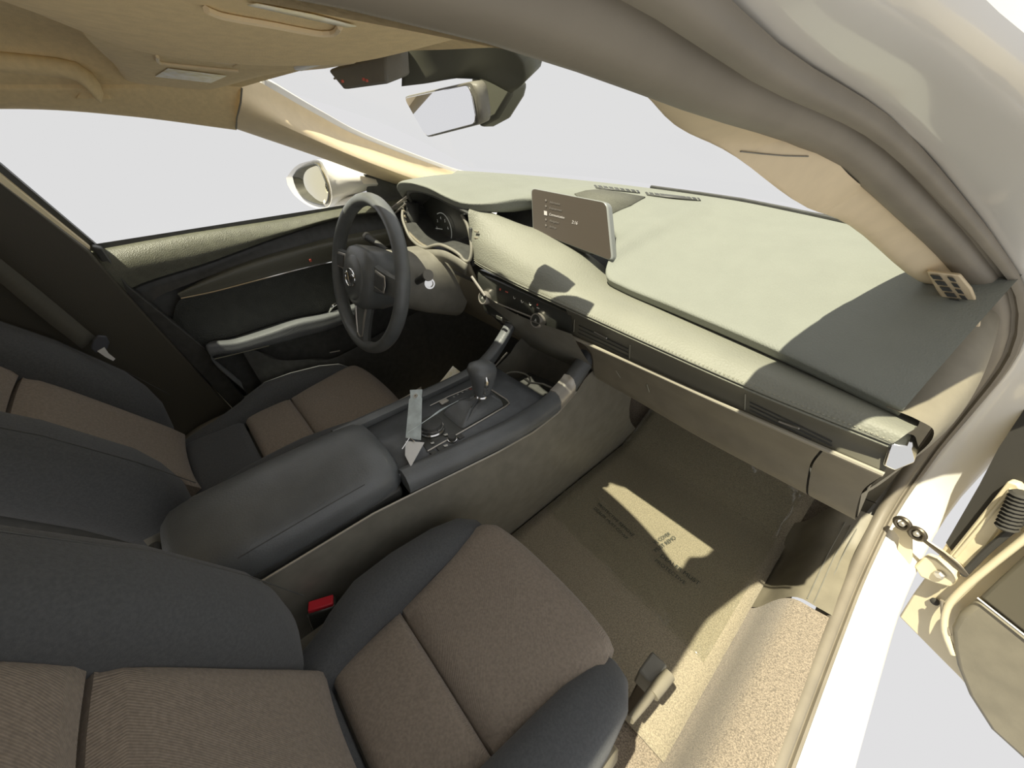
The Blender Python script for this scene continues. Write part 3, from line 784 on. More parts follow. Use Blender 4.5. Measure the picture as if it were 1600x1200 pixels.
# armrest
AR = []
for y, w, h in ((-.165, .045, .012), (-.160, .075, .028), (-.145, .088, .040), (-.11, .094, .046), (0, .096, .048), (.12, .095, .048), (.155, .091, .046), (.170, .082, .038), (.177, .06, .022)):
    R = []
    c0 = V(X0 + .018, y, .462)
    for q in sring(c0, V(1, 0, 0), V(0, 0, 1), w, h, 3.0, 36):
        t = (q.x - c0.x) / w
        if q.z > c0.z: q.z -= .006 * t * t
        R.append(q)
    AR.append(R)
arm = rings('armrest_lid', AR, blk_leather, con, angle=70)
bar = bvh_of(arm)
ln = [hit(bar, u, v, .0004)[0] for u, v in ((372, 872), (430, 838), (500, 797), (570, 757), (630, 722))]
ln = [p for p in ln if p]
if len(ln) > 2:
    sp_ = catmull(ln, 70)
    tube('seam_line', catmull(ln, 24), .0007, black_pl, arm, n=5)
    sv, sf = [], []
    for a, b in zip(sp_[::1], sp_[1:]):
        c = a.lerp(b, .5) + V(.0005, -.0002, .004); d = (b - a) * .3; k = len(sv)
        sv += [c - d, c + V(.0006, 0, .0006), c + d, c - V(.0006, 0, .0006)]; sf += [(k, k+1, k+2, k+3)]
    stt = mk('stitching', sv, sf, stitch_m, arm, smooth=False); stt['kind'] = 'stuff'
# box under the armrest
box('armrest_bin', (X0 + .018, 0, .43), (.185, .33, .03), black_pl, con, bevel=.006)
# deck
deck_z = .468
deck = loft('deck', [[V(XL + .02, y, deck_z) for y in (.15, .3, .45, .53)], [V(xof(XR, y) - .022, y, deck_z) for y in (.15, .3, .45, .53)]], material('console_deck', (0.124, 0.133, 0.140), .4, var=.1, vscale=50), con, n=10, uni=True, thick=.01, toff=-1)
def dk(u, v, lift=0): return P(u, v, Z=deck_z + lift)
pan = prism('control_panel', [dk(668, 706), dk(797, 632), dk(762, 606), dk(641, 668)], V(0, 0, .0015), piano, con, bevel=.0008)
frm = catmull([dk(668, 705, .003), dk(735, 667, .003), dk(790, 635, .003)], 12) + [dk(796, 630, .003)] + catmull([dk(791, 624, .003), dk(763, 606, .003)], 6)
tube('panel_frame', frm, .0018, satin, con, n=6)
tube('panel_frame', [dk(672, 634, .003), dk(700, 620, .003), dk(738, 604, .003)], .001, satin, con, n=6)
# rotary controller
kc = dk(675, 672)
kn = lathe('rotary_knob', kc, (0, 0, 1), [(.0255, 0), (.0255, .004), (.0235, .006), (.0225, .018), (.0215, .0205), (.019, .0212), (0, .0212)], black_pl, con, seg=36, angle=30)
lathe('knob_ring', kc + V(0, 0, .003), (0, 0, 1), [(.0262, 0), (.0266, .002), (.0250, .0045), (.0236, .004)], chrome, kn, seg=36)
lathe('knob_ring', kc + V(0, 0, .0105), (0, 0, 1), [(.0232, 0), (.0236, .002), (.0230, .004), (.0222, .004)], chrome, kn, seg=36)
vk = dk(707, 688)
v1 = lathe('volume_knob', vk, (0, 0, 1), [(.0095, 0), (.0095, .003), (.0085, .004), (.0082, .011), (.0075, .012), (0, .012)], black_pl, con, seg=24, angle=30)
lathe('knob_ring', vk + V(0, 0, .0025), (0, 0, 1), [(.0100, 0), (.0100, .0018), (.0086, .0022)], chrome, v1, seg=24)
for (u, v) in ((690, 702), (679, 709), (718, 681)):
    c = dk(u, v, .002)
    box('console_button', c, (.018, .012, .003), black_pl, con, bevel=.0008)
for (u, v, s) in ((697, 679, .004), (676, 692, .0035), (697, 696, .004), (665, 655, .0035)):
    c = dk(u, v, .0036)
    prism('button_icon', [c + V(-s, -s, 0), c + V(s * .4, -s, 0), c + V(s, s * .5, 0), c + V(-s * .3, s, 0)], V(0, 0, .0003), icon, con, smooth=False)
# drive mode and selector letters
mtx = (dk(758, 598) - dk(690, 634)).normalized()
mty = V(-mtx.y, mtx.x, 0)
for s, u, v in (('P', 722, 613), ('R', 715, 616.5), ('N', 709, 620), ('D', 729, 609.5), ('M', 735, 608)):
    text('selector_letter', s, dk(u, v, .002), V(1, 0, 0), V(0, 1, 0), .0075, icon_red if s == 'M' else icon, con)
ds = dk(694, 628, .003)
box('mode_switch', ds, (.012, .020, .005), satin, con, bevel=.001)
# gear shifter
bo = [dk(689, 644, .002), dk(722, 671, .002), dk(789, 633, .002), dk(763, 610, .002)]
cb = (bo[0] + bo[1] + bo[2] + bo[3]) / 4
shf = thing('gear_shifter', 'black gear lever with chrome trim and a leather boot', 'gear lever', cb)
bo2 = quad_round(*bo, .012, 5)
ktop = P(757, 566, X=cb.x - .002)
kb = P(752, 616, X=cb.x - .002)
neck = [kb + (p - cb) * .16 for p in bo2]
mid_ = [a.lerp(b, .45) + V(0, 0, .010 + .004 * math.sin(i * 1.7)) - (a - cb) * .08 for i, (a, b) in enumerate(zip(bo2, neck))]
rings('boot', [bo2, [a.lerp(b, .12) + V(0, 0, .007) for a, b in zip(bo2, neck)], mid_, [a.lerp(b, .8) + V(0, 0, .004 * math.sin(i * 2.3)) for i, (a, b) in enumerate(zip(bo2, neck))], neck], blk_leather, shf, caps=False, angle=70)
axd = (ktop - kb).normalized()
L_ = (ktop - kb).length
bx_ = V(1, 0, 0); by_ = axd.cross(bx_).normalized()
kn_r = []
for t, a, b, off in ((.0, .011, .011, 0), (.10, .0135, .0125, 0), (.35, .0165, .017, 0), (.6, .019, .021, -.002), (.8, .0205, .0235, -.005), (.94, .018, .021, -.006), (1.02, .009, .011, -.006), (1.03, .001, .001, -.006)):
    kn_r.append(sring(kb + axd * L_ * t + V(0, off, 0), bx_, by_, a * 1.35, b * 1.35, 2.5, 24))
kn_o = rings('shift_knob', kn_r, blk_leather, shf, angle=70)
lathe('knob_collar', kb - axd * .003, axd, [(.0150, -.004), (.0168, 0), (.0155, .004), (.011, .005)], chrome, shf)
tube('knob_trim', [kb + V(.016, -.006, .010), kb + axd * L_ * .35 + V(.0215, -.008, 0), kb + axd * L_ * .62 + V(.0245, -.010, 0), kb + axd * L_ * .8 + V(.024, -.014, 0)], [.0035, .0045, .0055, .0025], chrome, kn_o, n=8)
# cup holder well ahead of the shifter
cw = loft('cup_well', [[V(XL + .02, .53, .468), V(X0 + .02, .525, .468), V(XR - .022, .53, .468)], [V(XL + .02, .55, .40), V(X0 + .02, .545, .39), V(XR - .022, .55, .40)], [V(XL + .02, .66, .39), V(X0 + .02, .68, .385), V(XR - .022, .66, .39)]], black_pl, con, n=14, m=4, uni=True)
cc = P(805, 594, Z=.45)
tube('cup_ring', [cc + V(math.cos(q) * .038, math.sin(q) * .038, 0) for q in [2*math.pi*i/32 for i in range(32)]], .0025, grey_pl, con, n=6, closed=True)
tube('cup_divider', [P(820, 592, Z=.455), P(828, 598, Z=.455), P(848, 600, Z=.46), P(862, 606, Z=.465)], .003, grey_pl, con, n=6)
# clear plastic tag with a thin tie left on the console ---------------------------------
tg = thing('plastic_tag', 'clear plastic strip tag standing beside the armrest on the console', 'tag', P(646, 700, Z=.475))
ta, tb, tc_, td = P(641, 608, Z=.545), P(660, 607, Z=.545), P(658, 688, Z=.482), P(634, 686, Z=.482)
nrm = V(0, -.6, .8) * .0012
prism('strip', [td.lerp(ta, .02), td.lerp(ta, .78), ta.lerp(tb, .1) + (td - ta) * .18, ta + (td - ta) * .02, tb + (tc_ - tb) * .02, tb + (td - ta) * .18, tc_.lerp(tb, .8), tc_], nrm, clear_pl, tg, bevel=.0004)
sh_ = prism('sheath', [P(634, 690, Z=.484), P(663, 692, Z=.484), P(642, 730, Z=.478), P(633, 712, Z=.480)], V(0, 0, .0015), white_pl, tg)
tube('fold', [P(628, 702, Z=.487), P(640, 684, Z=.488), P(648, 690, Z=.488)], .0012, chrome, sh_, n=6)
lathe('eyelet', P(650, 619, Z=.5385), V(0, -.6, .8), [(.0045, 0), (.0045, .0025), (.002, .0025), (.002, 0)], satin, tg)
tube('tie', catmull([P(637, 676, Z=.50), P(670, 654, Z=.505), P(690, 640, Z=.505), P(716, 626, Z=.495)], 16), [.0008] * 6 + [.0011, .0016, .002, .002, .0014, .001, .0008, .0008, .0008, .0008], clear_pl, tg, n=6)

# ================================================================== SEATS
def build_seat(name, label, cx, yo, slope, ybk, inner):
    """inner = side facing the console (-1 or +1 in X)"""
    t = thing(name, label, 'seat', (cx, yo + .08, 0))
    def c(a, y, z): return V(cx + a, y + yo, z)
    # cushion inserts: rear, middle, front
    zc = lambda y: .335 + .06 * (y + .1)
    def ins(y0, y1, w0, w1, drop=False):
        rows = []
        ys = [y0, lerp(y0, y1, .5), y1]
        for k, y in enumerate(ys):
            w = lerp(w0, w1, k / 2)
            rows.append([c(-w, y, zc(y) - .004), c(-w * .5, y, zc(y)), c(0, y, zc(y) + .002), c(w * .5, y, zc(y)), c(w, y, zc(y) - .004)])
        if drop:
            w = w1 * .97
            for dy, dz in ((.03, -.012), (.045, -.045), (.045, -.12)):
                rows.append([c(-w, y1 + dy, zc(y1) + dz), c(-w * .5, y1 + dy * 1.2, zc(y1) + dz), c(0, y1 + dy * 1.25, zc(y1) + dz), c(w * .5, y1 + dy * 1.2, zc(y1) + dz), c(w, y1 + dy, zc(y1) + dz)])
        return rows
    pad('cushion_panel', ins(-.17, -.037, .115, .115), seat_dark, t, .014, .05)
    pad('cushion_panel', ins(-.032, .085, .115, .118), seat_ins, t, .014, .05)
    pad('cushion_panel', ins(.090, .262, .118, .150, True), seat_ins, t, .014, .05, d=(0, .25, 1), nv=26, e=8)
    # cushion bolsters
    for s in (-1, 1):
        R = []
        for y, a, w, h, z in ((-.19, .120, .025, .02, .300), (-.15, .122, .032, .035, .302), (-.08, .124, .038, .046, .310), (-.02, .138, .042, .055, .316), (.0, .146, .045, .058, .320), (.05, .160, .049, .064, .326), (.12, .166, .048, .060, .328), (.20, .168, .044, .052, .326), (.255, .168, .036, .042, .320), (.285, .162, .024, .028, .312), (.297, .155, .008, .01, .305)):
            R.append(sring(c(s * a, y, z), V(1, 0, s * -.12), V(0, 0, 1), w, h, 2.5, 24))
        b = rings('cushion_bolster', R, seat_dark, t, angle=80)
        tube('bolster_seam', [c(s * .155, y, z) for y, z in ((.03, .3855), (.05, .3895), (.12, .3875), (.20, .3775), (.255, .361))], .0008, black_pl, b, n=5)
    # lower skirt
    R = []
    for z, k in ((.10, .92), (.16, .97), (.25, 1.0), (.31, .99)):
        R.append(sring(c(0, .05, z), V(1, 0, 0), V(0, 1, 0), .205 * k, .225 * k, 7, 48))
    rings('base_skirt', R, grey_pl, t, angle=60)
    for s in (-1, 1):
        box('seat_rail', c(s * .16, .03, .05), (.035, .50, .10), dark_metal, t, bevel=.004)
    # side shield with recline lever on the door side
    o = -inner
    shd = rings('side_shield', [sring(c(o * x, .02, .235), V(0, 1, 0), V(0, 0, 1), a, b_, 3, 32) for x, a, b_ in ((.200, .215, .080), (.216, .215, .080), (.222, .205, .070), (.223, .1, .03))], panel_pl, t, angle=60)
    # backrest
    al = math.atan(slope); un = V(0, math.cos(al), math.sin(al)); uv = V(0, -math.sin(al), math.cos(al))
    org = c(0, ybk, .40)
    def bp(a, h, d=0): return org + V(a, 0, 0) + uv * h + un * d
    def bins(h0, h1, w0, w1, d0=0.0, d1=0.0):
        rows = []
        for k in (0, .5, 1):
            h, w, d = lerp(h0, h1, k), lerp(w0, w1, k), lerp(d0, d1, k)
            rows.append([bp(-w, h, d + .006), bp(-w * .5, h, d - .002), bp(0, h, d - .004), bp(w * .5, h, d - .002), bp(w, h, d + .006)])
        return rows
    pad('back_panel', bins(-.06, .225, .112, .118, .012, .004), seat_ins, t, .016, .06, d=un)
    pad('back_panel', bins(.231, .52, .118, .14, .004, -.01), seat_ins, t, .014, .06, d=un)
    for s in (-1, 1):
        R = []
        for h, a, w, dd, off in ((-.09, .155, .03, .03, -.075), (-.05, .160, .050, .050, -.045), (.0, .166, .058, .060, -.018), (.05, .169, .061, .064, -.002), (.10, .170, .062, .066, .006), (.22, .172, .062, .064, .006), (.34, .174, .058, .056, -.004), (.46, .170, .050, .045, -.016), (.54, .15, .045, .035, -.026), (.57, .13, .02, .02, -.03)):
            R.append(sring(bp(s * a, h, off), V(1, 0, 0), un, w, dd, 2.5, 28))
        b = rings('back_bolster', R, seat_dark, t, angle=80)
        tube('bolster_seam', [bp(s * (a + .02), h, d) for a, h, d in ((.168, 0, .0645), (.170, .10, .0705), (.172, .22, .0685), (.174, .34, .051))], .0008, black_pl, b, n=5)
    rings('back_shell', [sring(bp(0, h, d), V(1, 0, 0), un, w, dd, 4, 40) for h, w, dd, d in ((-.08, .19, .03, -.06), (0, .212, .05, -.07), (.2, .215, .05, -.075), (.4, .21, .045, -.08), (.52, .18, .035, -.075), (.58, .12, .02, -.06))], black_pl, t, angle=70)
    hr_ = rings('headrest', [sring(bp(0, h, -.04), V(1, 0, 0), un, w, dd, 3, 32) for h, w, dd in ((.62, .08, .02), (.635, .12, .045), (.70, .13, .052), (.77, .12, .045), (.80, .09, .02))], seat_dark, t, angle=80)
    for s in (-1, 1):
        tube('headrest_post', [bp(s * .06, .52, -.045), bp(s * .06, .66, -.04)], .006, chrome, hr_, n=10)
    return t, bp, c
ps, pbp, pc = build_seat('passenger_seat', 'brown and black cloth front seat beside the open doorway', .325, -.02, .45, -.075, -1)
dsx = build_seat('driver_seat', 'brown and black cloth front seat behind the steering wheel', -.397, .03, .60, -.20, 1)
# seat adjusting lever at the outer front corner of the passenger seat
lv_ = thing('seat_lever', 'grey height lever at the outer front corner of the passenger seat', 'lever', P(1010, 1090, Z=.12))
tube('arm', [P(985, 1125, Z=.245), P(1008, 1096, Z=.235), P(1024, 1074, Z=.23)], [.006, .0075, .008], panel_pl, lv_, n=10)
tube('grip', [P(1020, 1086, Z=.232), P(1032, 1070, Z=.232), P(1046, 1054, Z=.232)], [.010, .011, .010], panel_pl, lv_, n=12)
box('bracket', P(1016, 1052, Z=.20), (.03, .045, .05), grey_pl, lv_, bevel=.004)
box('bracket_foot', P(1016, 1052, Z=.20) - V(0, 0, .10), (.02, .03, .16), dark_metal, lv_, bevel=.003)

# buckles -----------------------------------------------------------------------------
bk = thing('seat_belt_buckle', 'black seat belt buckle with red release button beside the passenger cushion', 'buckle', P(500, 1010, X=.102))
bc = P(507, 962, X=.105)
bax = (V(-.2, .9, .15).normalized(), V(.95, .25, 0).normalized())
bz3 = bax[0].cross(bax[1]).normalized()
b_up = V(-.05, .12, .99).normalized(); b_x = V(.35, .93, -.1); b_x = (b_x - b_up * b_x.dot(b_up)).normalized(); b_y = b_up.cross(b_x)
box('buckle_body', bc, (.044, .024, .062), piano, bk, ax=(b_x, b_y, b_up), bevel=.004)
box('release_button', bc + b_up * .031, (.038, .018, .012), red_pl, bk, ax=(b_x, b_y, b_up), bevel=.002)
box('stalk', bc - b_up * .055, (.03, .012, .06), black_pl, bk, ax=(b_x, b_y, b_up), bevel=.003)
tr_ = box('floor_bracket', P(492, 1018, X=.11), (.02, .05, .003), satin, bk, bevel=.001)

# ================================================================== FLOOR MAT AND FILM
mt_pts = [(.062, .35), (.062, 1.0), (.075, 1.15), (.11, 1.18), (.5, 1.18), (.56, 1.16), (.588, 1.08), (.588, .40), (.55, .35)]
def mz(y): return .006 + max(0, y - .98) * .55
mm = bmesh.new()
nx, ny = 16, 28
gv = [[None] * (nx + 1) for _ in range(ny + 1)]
mvs, mfs = [], []
for j in range(ny + 1):
    y = lerp(.33, 1.16, j / ny)
    for i in range(nx + 1):
        x = lerp(.066, .605, i / nx)
        mvs.append(V(x, y, mz(y) + .006))
mm.free()
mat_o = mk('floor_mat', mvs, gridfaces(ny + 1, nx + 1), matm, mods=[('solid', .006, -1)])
tagp(mat_o, 'dark floor mat, lightened to taupe for lens haze, lying in the passenger footwell', 'floor mat')
for (u, v) in ((870, 833), (1011, 967)):
    p = P(u, v, Z=.0135)
    lathe('mat_eyelet', p, (0, 0, 1), [(.016, 0), (.017, .0025), (.012, .004), (.008, .003), (.004, .0015), (0, .0015)], grey_pl, mat_o, seg=24)
fvs = []
fnx, fny = 40, 56
fo = [P(853, 793, Z=.03), P(1008, 652, Z=.05), P(1245, 790, Z=.05), P(1100, 1035, Z=.03)]
for j in range(fny + 1):
    for i in range(fnx + 1):
        s_, t_ = i / fnx, j / fny
        p = fo[0].lerp(fo[3], s_).lerp(fo[1].lerp(fo[2], s_), t_)
        z = max(mz(p.y) + .0135, 0)
        edge = max(0, 1 - 9 * min(s_, 1 - s_, t_, 1 - t_))
        z += .0015 + .001 * math.sin(17 * s_ + 5 * math.sin(9 * t_)) * math.sin(13 * t_ + 3 * s_) + edge * (.004 + .012 * abs(math.sin(31 * s_ + 27 * t_)) * abs(math.sin(11 * s_ + 7 * t_)))
        fvs.append(V(max(p.x, .070), p.y, max(z, mz(p.y) + .0135)))
fm = mk('plastic_film', fvs, gridfaces(fny + 1, fnx + 1), film, angle=180, mods=[('solid', .0003, 1)])
tagp(fm, 'crinkled clear protective film with black print spread on the floor mat', 'plastic film')
def fp(u, v): 
    p = P(u, v, Z=.0245); return p
def ftext(s, a, b, size):
    pa, pb = fp(*a), fp(*b)
    uxx = (pb - pa).normalized(); text('film_print', s, (pa + pb) / 2 + V(0, 0, .0), uxx, V(-uxx.y, uxx.x, 0), size, ink, fm, ext=.0001)
ftext('DEALER MUST', (1033, 868), (1092, 912), .017)
ftext('PROTECTIVE', (1020, 872), (1075, 915), .015)
ftext('MUST REMO', (1022, 862), (1056, 838), .015)
ftext('VE COVER', (1020, 850), (1048, 832), .014)
ftext('PROTECTIVE REMOVE', (925, 778), (1002, 848), .014)
ftext('DEALER MUST COVER', (917, 782), (995, 856), .013)

# ================================================================== DRIVER DOOR
dd = thing('driver_door', 'black driver door panel with soft top roll and armrest', 'car door', (-.68, .3, .05))
def row(x, pts): return [P(u, v, X=x) for u, v in pts]
r0 = [V(-.71, -.15, .757)] + row(-.705, [(155, 385), (300, 360), (440, 339), (540, 322)]) + [V(-.705, .72, .785)]
r1 = [V(-.675, -.14, .752)] + row(-.672, [(162, 396), (302, 370), (440, 347), (540, 328)]) + [V(-.675, .70, .775)]
r2 = [V(-.652, -.12, .70)] + row(-.652, [(182, 420), (310, 395), (440, 362), (540, 336)]) + [V(-.66, .68, .755)]
r3 = [V(-.655, -.10, .63)] + row(-.655, [(206, 450), (330, 408), (440, 368), (540, 339)]) + [V(-.665, .67, .748)]
r4 = [p + V(-.028, 0, -.012) for p in r3]
droll = loft('top_roll', [r0, r1, r2, r3], roll_soft, dd, n=40, m=6, uni=True, angle=70)
r5 = [V(-.675, -.06, .58)] + row(-.672, [(240, 470), (300, 442), (397, 407), (487, 381)]) + [V(-.67, .66, .70)]
loft('recess', [r3, r4, r5], black_pl, dd, n=30, m=4, uni=True)
# sculpted accent with bright lower line
a0 = row(-.668, [(277, 458), (327, 432), (397, 405), (487, 379), (535, 368)]) + [V(-.665, .64, .705)]
a1 = row(-.650, [(277, 459), (329, 438), (400, 413), (487, 390), (535, 380)]) + [V(-.65, .64, .69)]
a2 = row(-.655, [(282, 465), (335, 454), (400, 437), (474, 418), (535, 404)]) + [V(-.652, .64, .665)]
acc_d = loft('accent_panel', [a0, a1, a2], material('door_accent', (.12, .118, .09), .38, bump=.2, bscale=300, kind='leather'), dd, n=30, m=6, uni=True, angle=70)
tube('bright_line', catmull([p + V(.004, 0, -.001) for p in a2], 30), .0026, chrome, acc_d, n=8)
box('lock_marker', P(485, 407, X=-.648), (.003, .006, .008), icon_red, acc_d, bevel=.001)
# mid panel
m0 = [p + V(-.006, 0, -.004) for p in ([V(-.668, -.05, .565)] + a2)]
m1 = [V(-.668, -.02, .45)] + row(-.668, [(300, 510), (350, 490), (420, 475), (480, 460), (535, 450)]) + [V(-.66, .62, .59)]
m2 = [V(-.668, 0, .39)] + row(-.665, [(321, 539), (365, 526), (420, 508), (461, 496), (532, 480)]) + [V(-.65, .60, .545)]
loft('mid_panel', [m0, m1, m2], door_soft, dd, n=30, m=5, uni=True)
loft('mid_backing', [[V(-.69, -.16, .77), V(-.69, .75, .79)], [V(-.69, .0, .3), V(-.69, .75, .3)]], black_pl, dd, n=8, uni=True)
# armrest
b1 = [V(-.615, .03, .392)] + row(-.612, [(322, 545), (370, 535), (420, 520), (466, 504), (532, 488)]) + [V(-.62, .60, .535)]
b2 = [V(-.600, .03, .380)] + row(-.602, [(327, 552), (372, 541), (420, 527), (466, 513), (532, 496)]) + [V(-.61, .60, .52)]
b3 = [V(-.605, .03, .36)] + row(-.606, [(330, 562), (372, 552), (420, 540), (466, 528), (532, 508)]) + [V(-.615, .60, .50)]
b4 = [p + V(-.05, 0, -.01) for p in b3]
arm_d = loft('armrest', [[p + V(0, 0, -.002) for p in m2], [p + V(0, 0, .004) for p in b1], b2, b3, b4], blk_leather, dd, n=34, m=5, uni=True, angle=70)
tube('stitching', catmull([p + V(.001, 0, .0) for p in b3[1:4]], 20), .0012, stitch_m, arm_d, n=5)
hd = tube('door_handle', catmull([P(515, 487, X=-.64), P(519, 479, X=-.625), P(525, 475, X=-.625)], 8), .0045, chrome, dd, n=8)
# lower door and pocket
l0 = [p + V(0, 0, -.004) for p in b4]
l1 = [V(-.655, .03, .30)] + row(-.655, [(380, 590), (410, 585), (450, 575), (490, 568), (535, 556)]) + [V(-.65, .62, .44)]
l2 = [V(-.64, .0, .10), V(-.64, .1, .10), V(-.64, .2, .10), V(-.64, .3, .10), V(-.64, .4, .10), V(-.64, .5, .10), V(-.65, .68, .12)]
loft('lower_panel', [l0, l1, l2], black_pl, dd, n=30, m=5, uni=True)
pk = loft('door_pocket', [row(-.625, [(380, 545), (413, 551), (432, 560), (452, 563), (490, 560), (540, 553)]) + [V(-.63, .62, .42)], row(-.615, [(385, 560), (413, 565), (432, 572), (452, 574), (490, 571), (540, 564)]) + [V(-.62, .62, .40)], [V(-.62, .1, .10), V(-.62, .15, .1), V(-.62, .22, .1), V(-.62, .28, .1), V(-.62, .38, .1), V(-.62, .5, .1), V(-.63, .64, .12)]], black_pl, dd, n=24, m=5, uni=True)
tube('speaker_trim', [P(515, 551, X=-.612), P(531, 548, X=-.612)], .002, satin, pk, n=6)
# mirror sail panel and window frame
prism('sail_panel', [P(570, 272, X=-.685), P(600, 278, X=-.69), P(640, 296, X=-.70), P(645, 312, X=-.70), P(606, 320, X=-.695), P(580, 325, X=-.69)], V(-.012, 0, 0), black_pl, dd, bevel=.002)
prism('window_frame', [P(0, 256, X=-.655), P(152, 384, X=-.69), P(138, 388, X=-.69), P(0, 272, X=-.655)], V(-.02, 0, 0), black_pl, dd)
prism('window_frame_post', [P(-260, 60, X=-.58), P(0, 256, X=-.655), P(0, 272, X=-.655), P(-260, 85, X=-.58)], V(-.02, 0, 0), black_pl, dd)
prism('door_edge', [P(142, 385, X=-.66), P(160, 388, X=-.66), P(200, 446, X=-.65), P(322, 545, X=-.645), P(400, 645, X=-.64), P(470, 760, X=-.64), P(440, 760, X=-.65), P(375, 650, X=-.65), P(190, 455, X=-.66)], V(-.03, 0, 0), black_pl, dd, bevel=.003)

# driver side B pillar -----------------------------------------------------------
bp_ = prism('trim_14', [P(-260, 78, X=-.57), P(0, 287, X=-.625), P(139, 393, X=-.64), P(195, 456, X=-.64), P(375, 655, X=-.635), P(440, 760, X=-.635), V(-.635, -.2, .05), V(-.635, -.9, .05), V(-.62, -.9, .8), V(-.57, -.75, 1.0)], V(-.03, 0, 0), material('pillar_plastic', (0.066, 0.060, 0.043), .55, bump=.15, bscale=500), bevel=.004)
struct(bp_, 'dark pillar trim behind the driver door')
prism('trim_15', [P(-260, 62, X=-.578), P(0, 273, X=-.64), P(141, 387, X=-.665), P(138, 397, X=-.66), P(0, 292, X=-.635), P(-260, 84, X=-.572)], V(-.02, 0, 0), cream_mt)
struct(bpy.data.objects['trim_15'], 'cream body strip along the driver side pillar')
# driver's seat belt ------------------------------------------------------------------
sb_ = thing('seat_belt', 'grey seat belt hanging beside the driver backrest', 'seat belt', P(155, 548, X=-.57))
be0 = [P(-220, 215, X=-.55), P(-60, 355, X=-.58), P(60, 452, X=-.59), P(150, 527, X=-.585)]
be1 = [P(-220, 262, X=-.55), P(-60, 392, X=-.57), P(60, 492, X=-.575), P(128, 545, X=-.57)]
loft('webbing', [be0, be1], belt_w, sb_, n=20, uni=True, thick=.0015)
tg2 = prism('tongue', [P(u, v, X=-.565) for u, v in ((145, 533), (152, 525), (166, 526), (171, 536), (168, 545), (150, 552), (142, 545))], V(-.008, 0, 0), material('tongue_plastic', (.08, .085, .10), .4), sb_, bevel=.002)
prism('tongue_blade', [P(u, v, X=-.562) for u, v in ((152, 549), (163, 543), (170, 553), (180, 561), (177, 564), (165, 558))], V(-.003, 0, 0), white_pl, sb_)

kd = loft('trim_16', [[V(-.66, .62, .50), V(-.655, .9, .55), V(-.62, 1.3, .6)], [V(-.655, .60, .25), V(-.65, .9, .25), V(-.60, 1.28, .25)], [V(-.65, .58, .0), V(-.64, .9, .0), V(-.58, 1.2, .0)]], black_pl, n=16, m=4, uni=True)
struct(kd, 'black kick panel beside the driver footwell')

# ================================================================== OVERHEAD
def flat_panel(name, pts, thick, mat, parent, bevel): return prism(name, pts, V(0, 0, thick), mat, parent, bevel, 3)
# passenger sun visor
pv = thing('sun_visor', 'large beige sun visor folded up above the passenger seat', 'sun visor', (.22, .08, 1.03), 'sun visors')
pvp = [P(60, 0, X=.075), P(140, 52, X=.075), P(196, 74, X=.075), P(260, 88, X=.08), P(340, 98, X=.085), P(430, 103, X=.09), P(520, 101, X=.095), P(576, 92, X=.10), P(612, 74, X=.12), P(624, 52, X=.14)]
pv_in = [V(p.x, p.y, max(p.z, 1.030)) for p in pvp]
pv_top = [V(p.x, p.y, p.z) for p in pvp]
outer = [V(.365, y, 1.046) for y in (-.10, -.04, .0, .04, .08, .12, .16, .19, .205, .215)]
mid_v = [a.lerp(b, .5) + V(0, 0, -.003) for a, b in zip(pv_top, outer)]
vb = loft('visor_board', [[p + V(.03, 0, .016) for p in pv_top], [p + V(.004, 0, .012) for p in pv_top], pv_top, mid_v, outer, [p + V(0, 0, .014) for p in outer]], headliner, pv, n=30, m=6, uni=True)
bv = bvh_of(vb)
vc = [hit(bv, u, v, .0015)[0] for u, v in ((320, 8), (345, 18), (420, 32), (500, 47), (520, 46), (530, 36), (430, 12), (400, 2), (340, 0))]
if all(vc): tube('mirror_cover_edge', catmull(vc[:6], 20), .0016, beige_pl, vb, n=6)
lb = [hit(bv, u, v, .0012)[0] for u, v in ((385, 2), (400, 0), (490, 18), (556, 36), (540, 38), (470, 22))]
if all(lb): mk('warning_label', lb, [tuple(range(6))], label_pl, vb, mods=[('solid', .0004, 0)])
# driver sun visor
dv = thing('sun_visor', 'smaller beige sun visor with a pale label above the driver window', 'sun visor', (-.32, .17, 1.04), 'sun visors')
o_ = [P(184, 104, X=-.445), P(190, 118, X=-.455), P(205, 128, X=-.46), P(248, 134, X=-.462), P(300, 139, X=-.462), P(326, 140, X=-.46), P(350, 134, X=-.44), P(400, 116, X=-.37)]
i_ = [V(-.13, y, z) for y, z in ((.03, 1.066), (.05, 1.065), (.08, 1.064), (.11, 1.063), (.15, 1.061), (.18, 1.058), (.21, 1.054), (.232, 1.051))]
dvb = loft('visor_board', [[p + V(.03, 0, .018) for p in o_], [p + V(-.003, 0, .010) for p in o_], o_, [a.lerp(b, .4) + V(0, 0, -.002) for a, b in zip(o_, i_)], i_, [p + V(0, 0, .014) for p in i_]], headliner, dv, n=30, m=6, uni=True)
bdv = bvh_of(dvb)
lb = [hit(bdv, u, v, .0012)[0] for u, v in ((242, 118), (262, 105), (354, 117), (329, 128))]
if all(lb): mk('warning_label', lb, [(0, 1, 2, 3)], label_pl, dvb, mods=[('solid', .0004, 0)])
cv = [hit(bdv, u, v, .0015)[0] for u, v in ((245, 86), (246, 93), (254, 97), (320, 104), (372, 109))]
cv = [p for p in cv if p]
if len(cv) > 2: tube('mirror_cover_edge', catmull(cv, 20), .002, beige_pl, dvb, n=6)
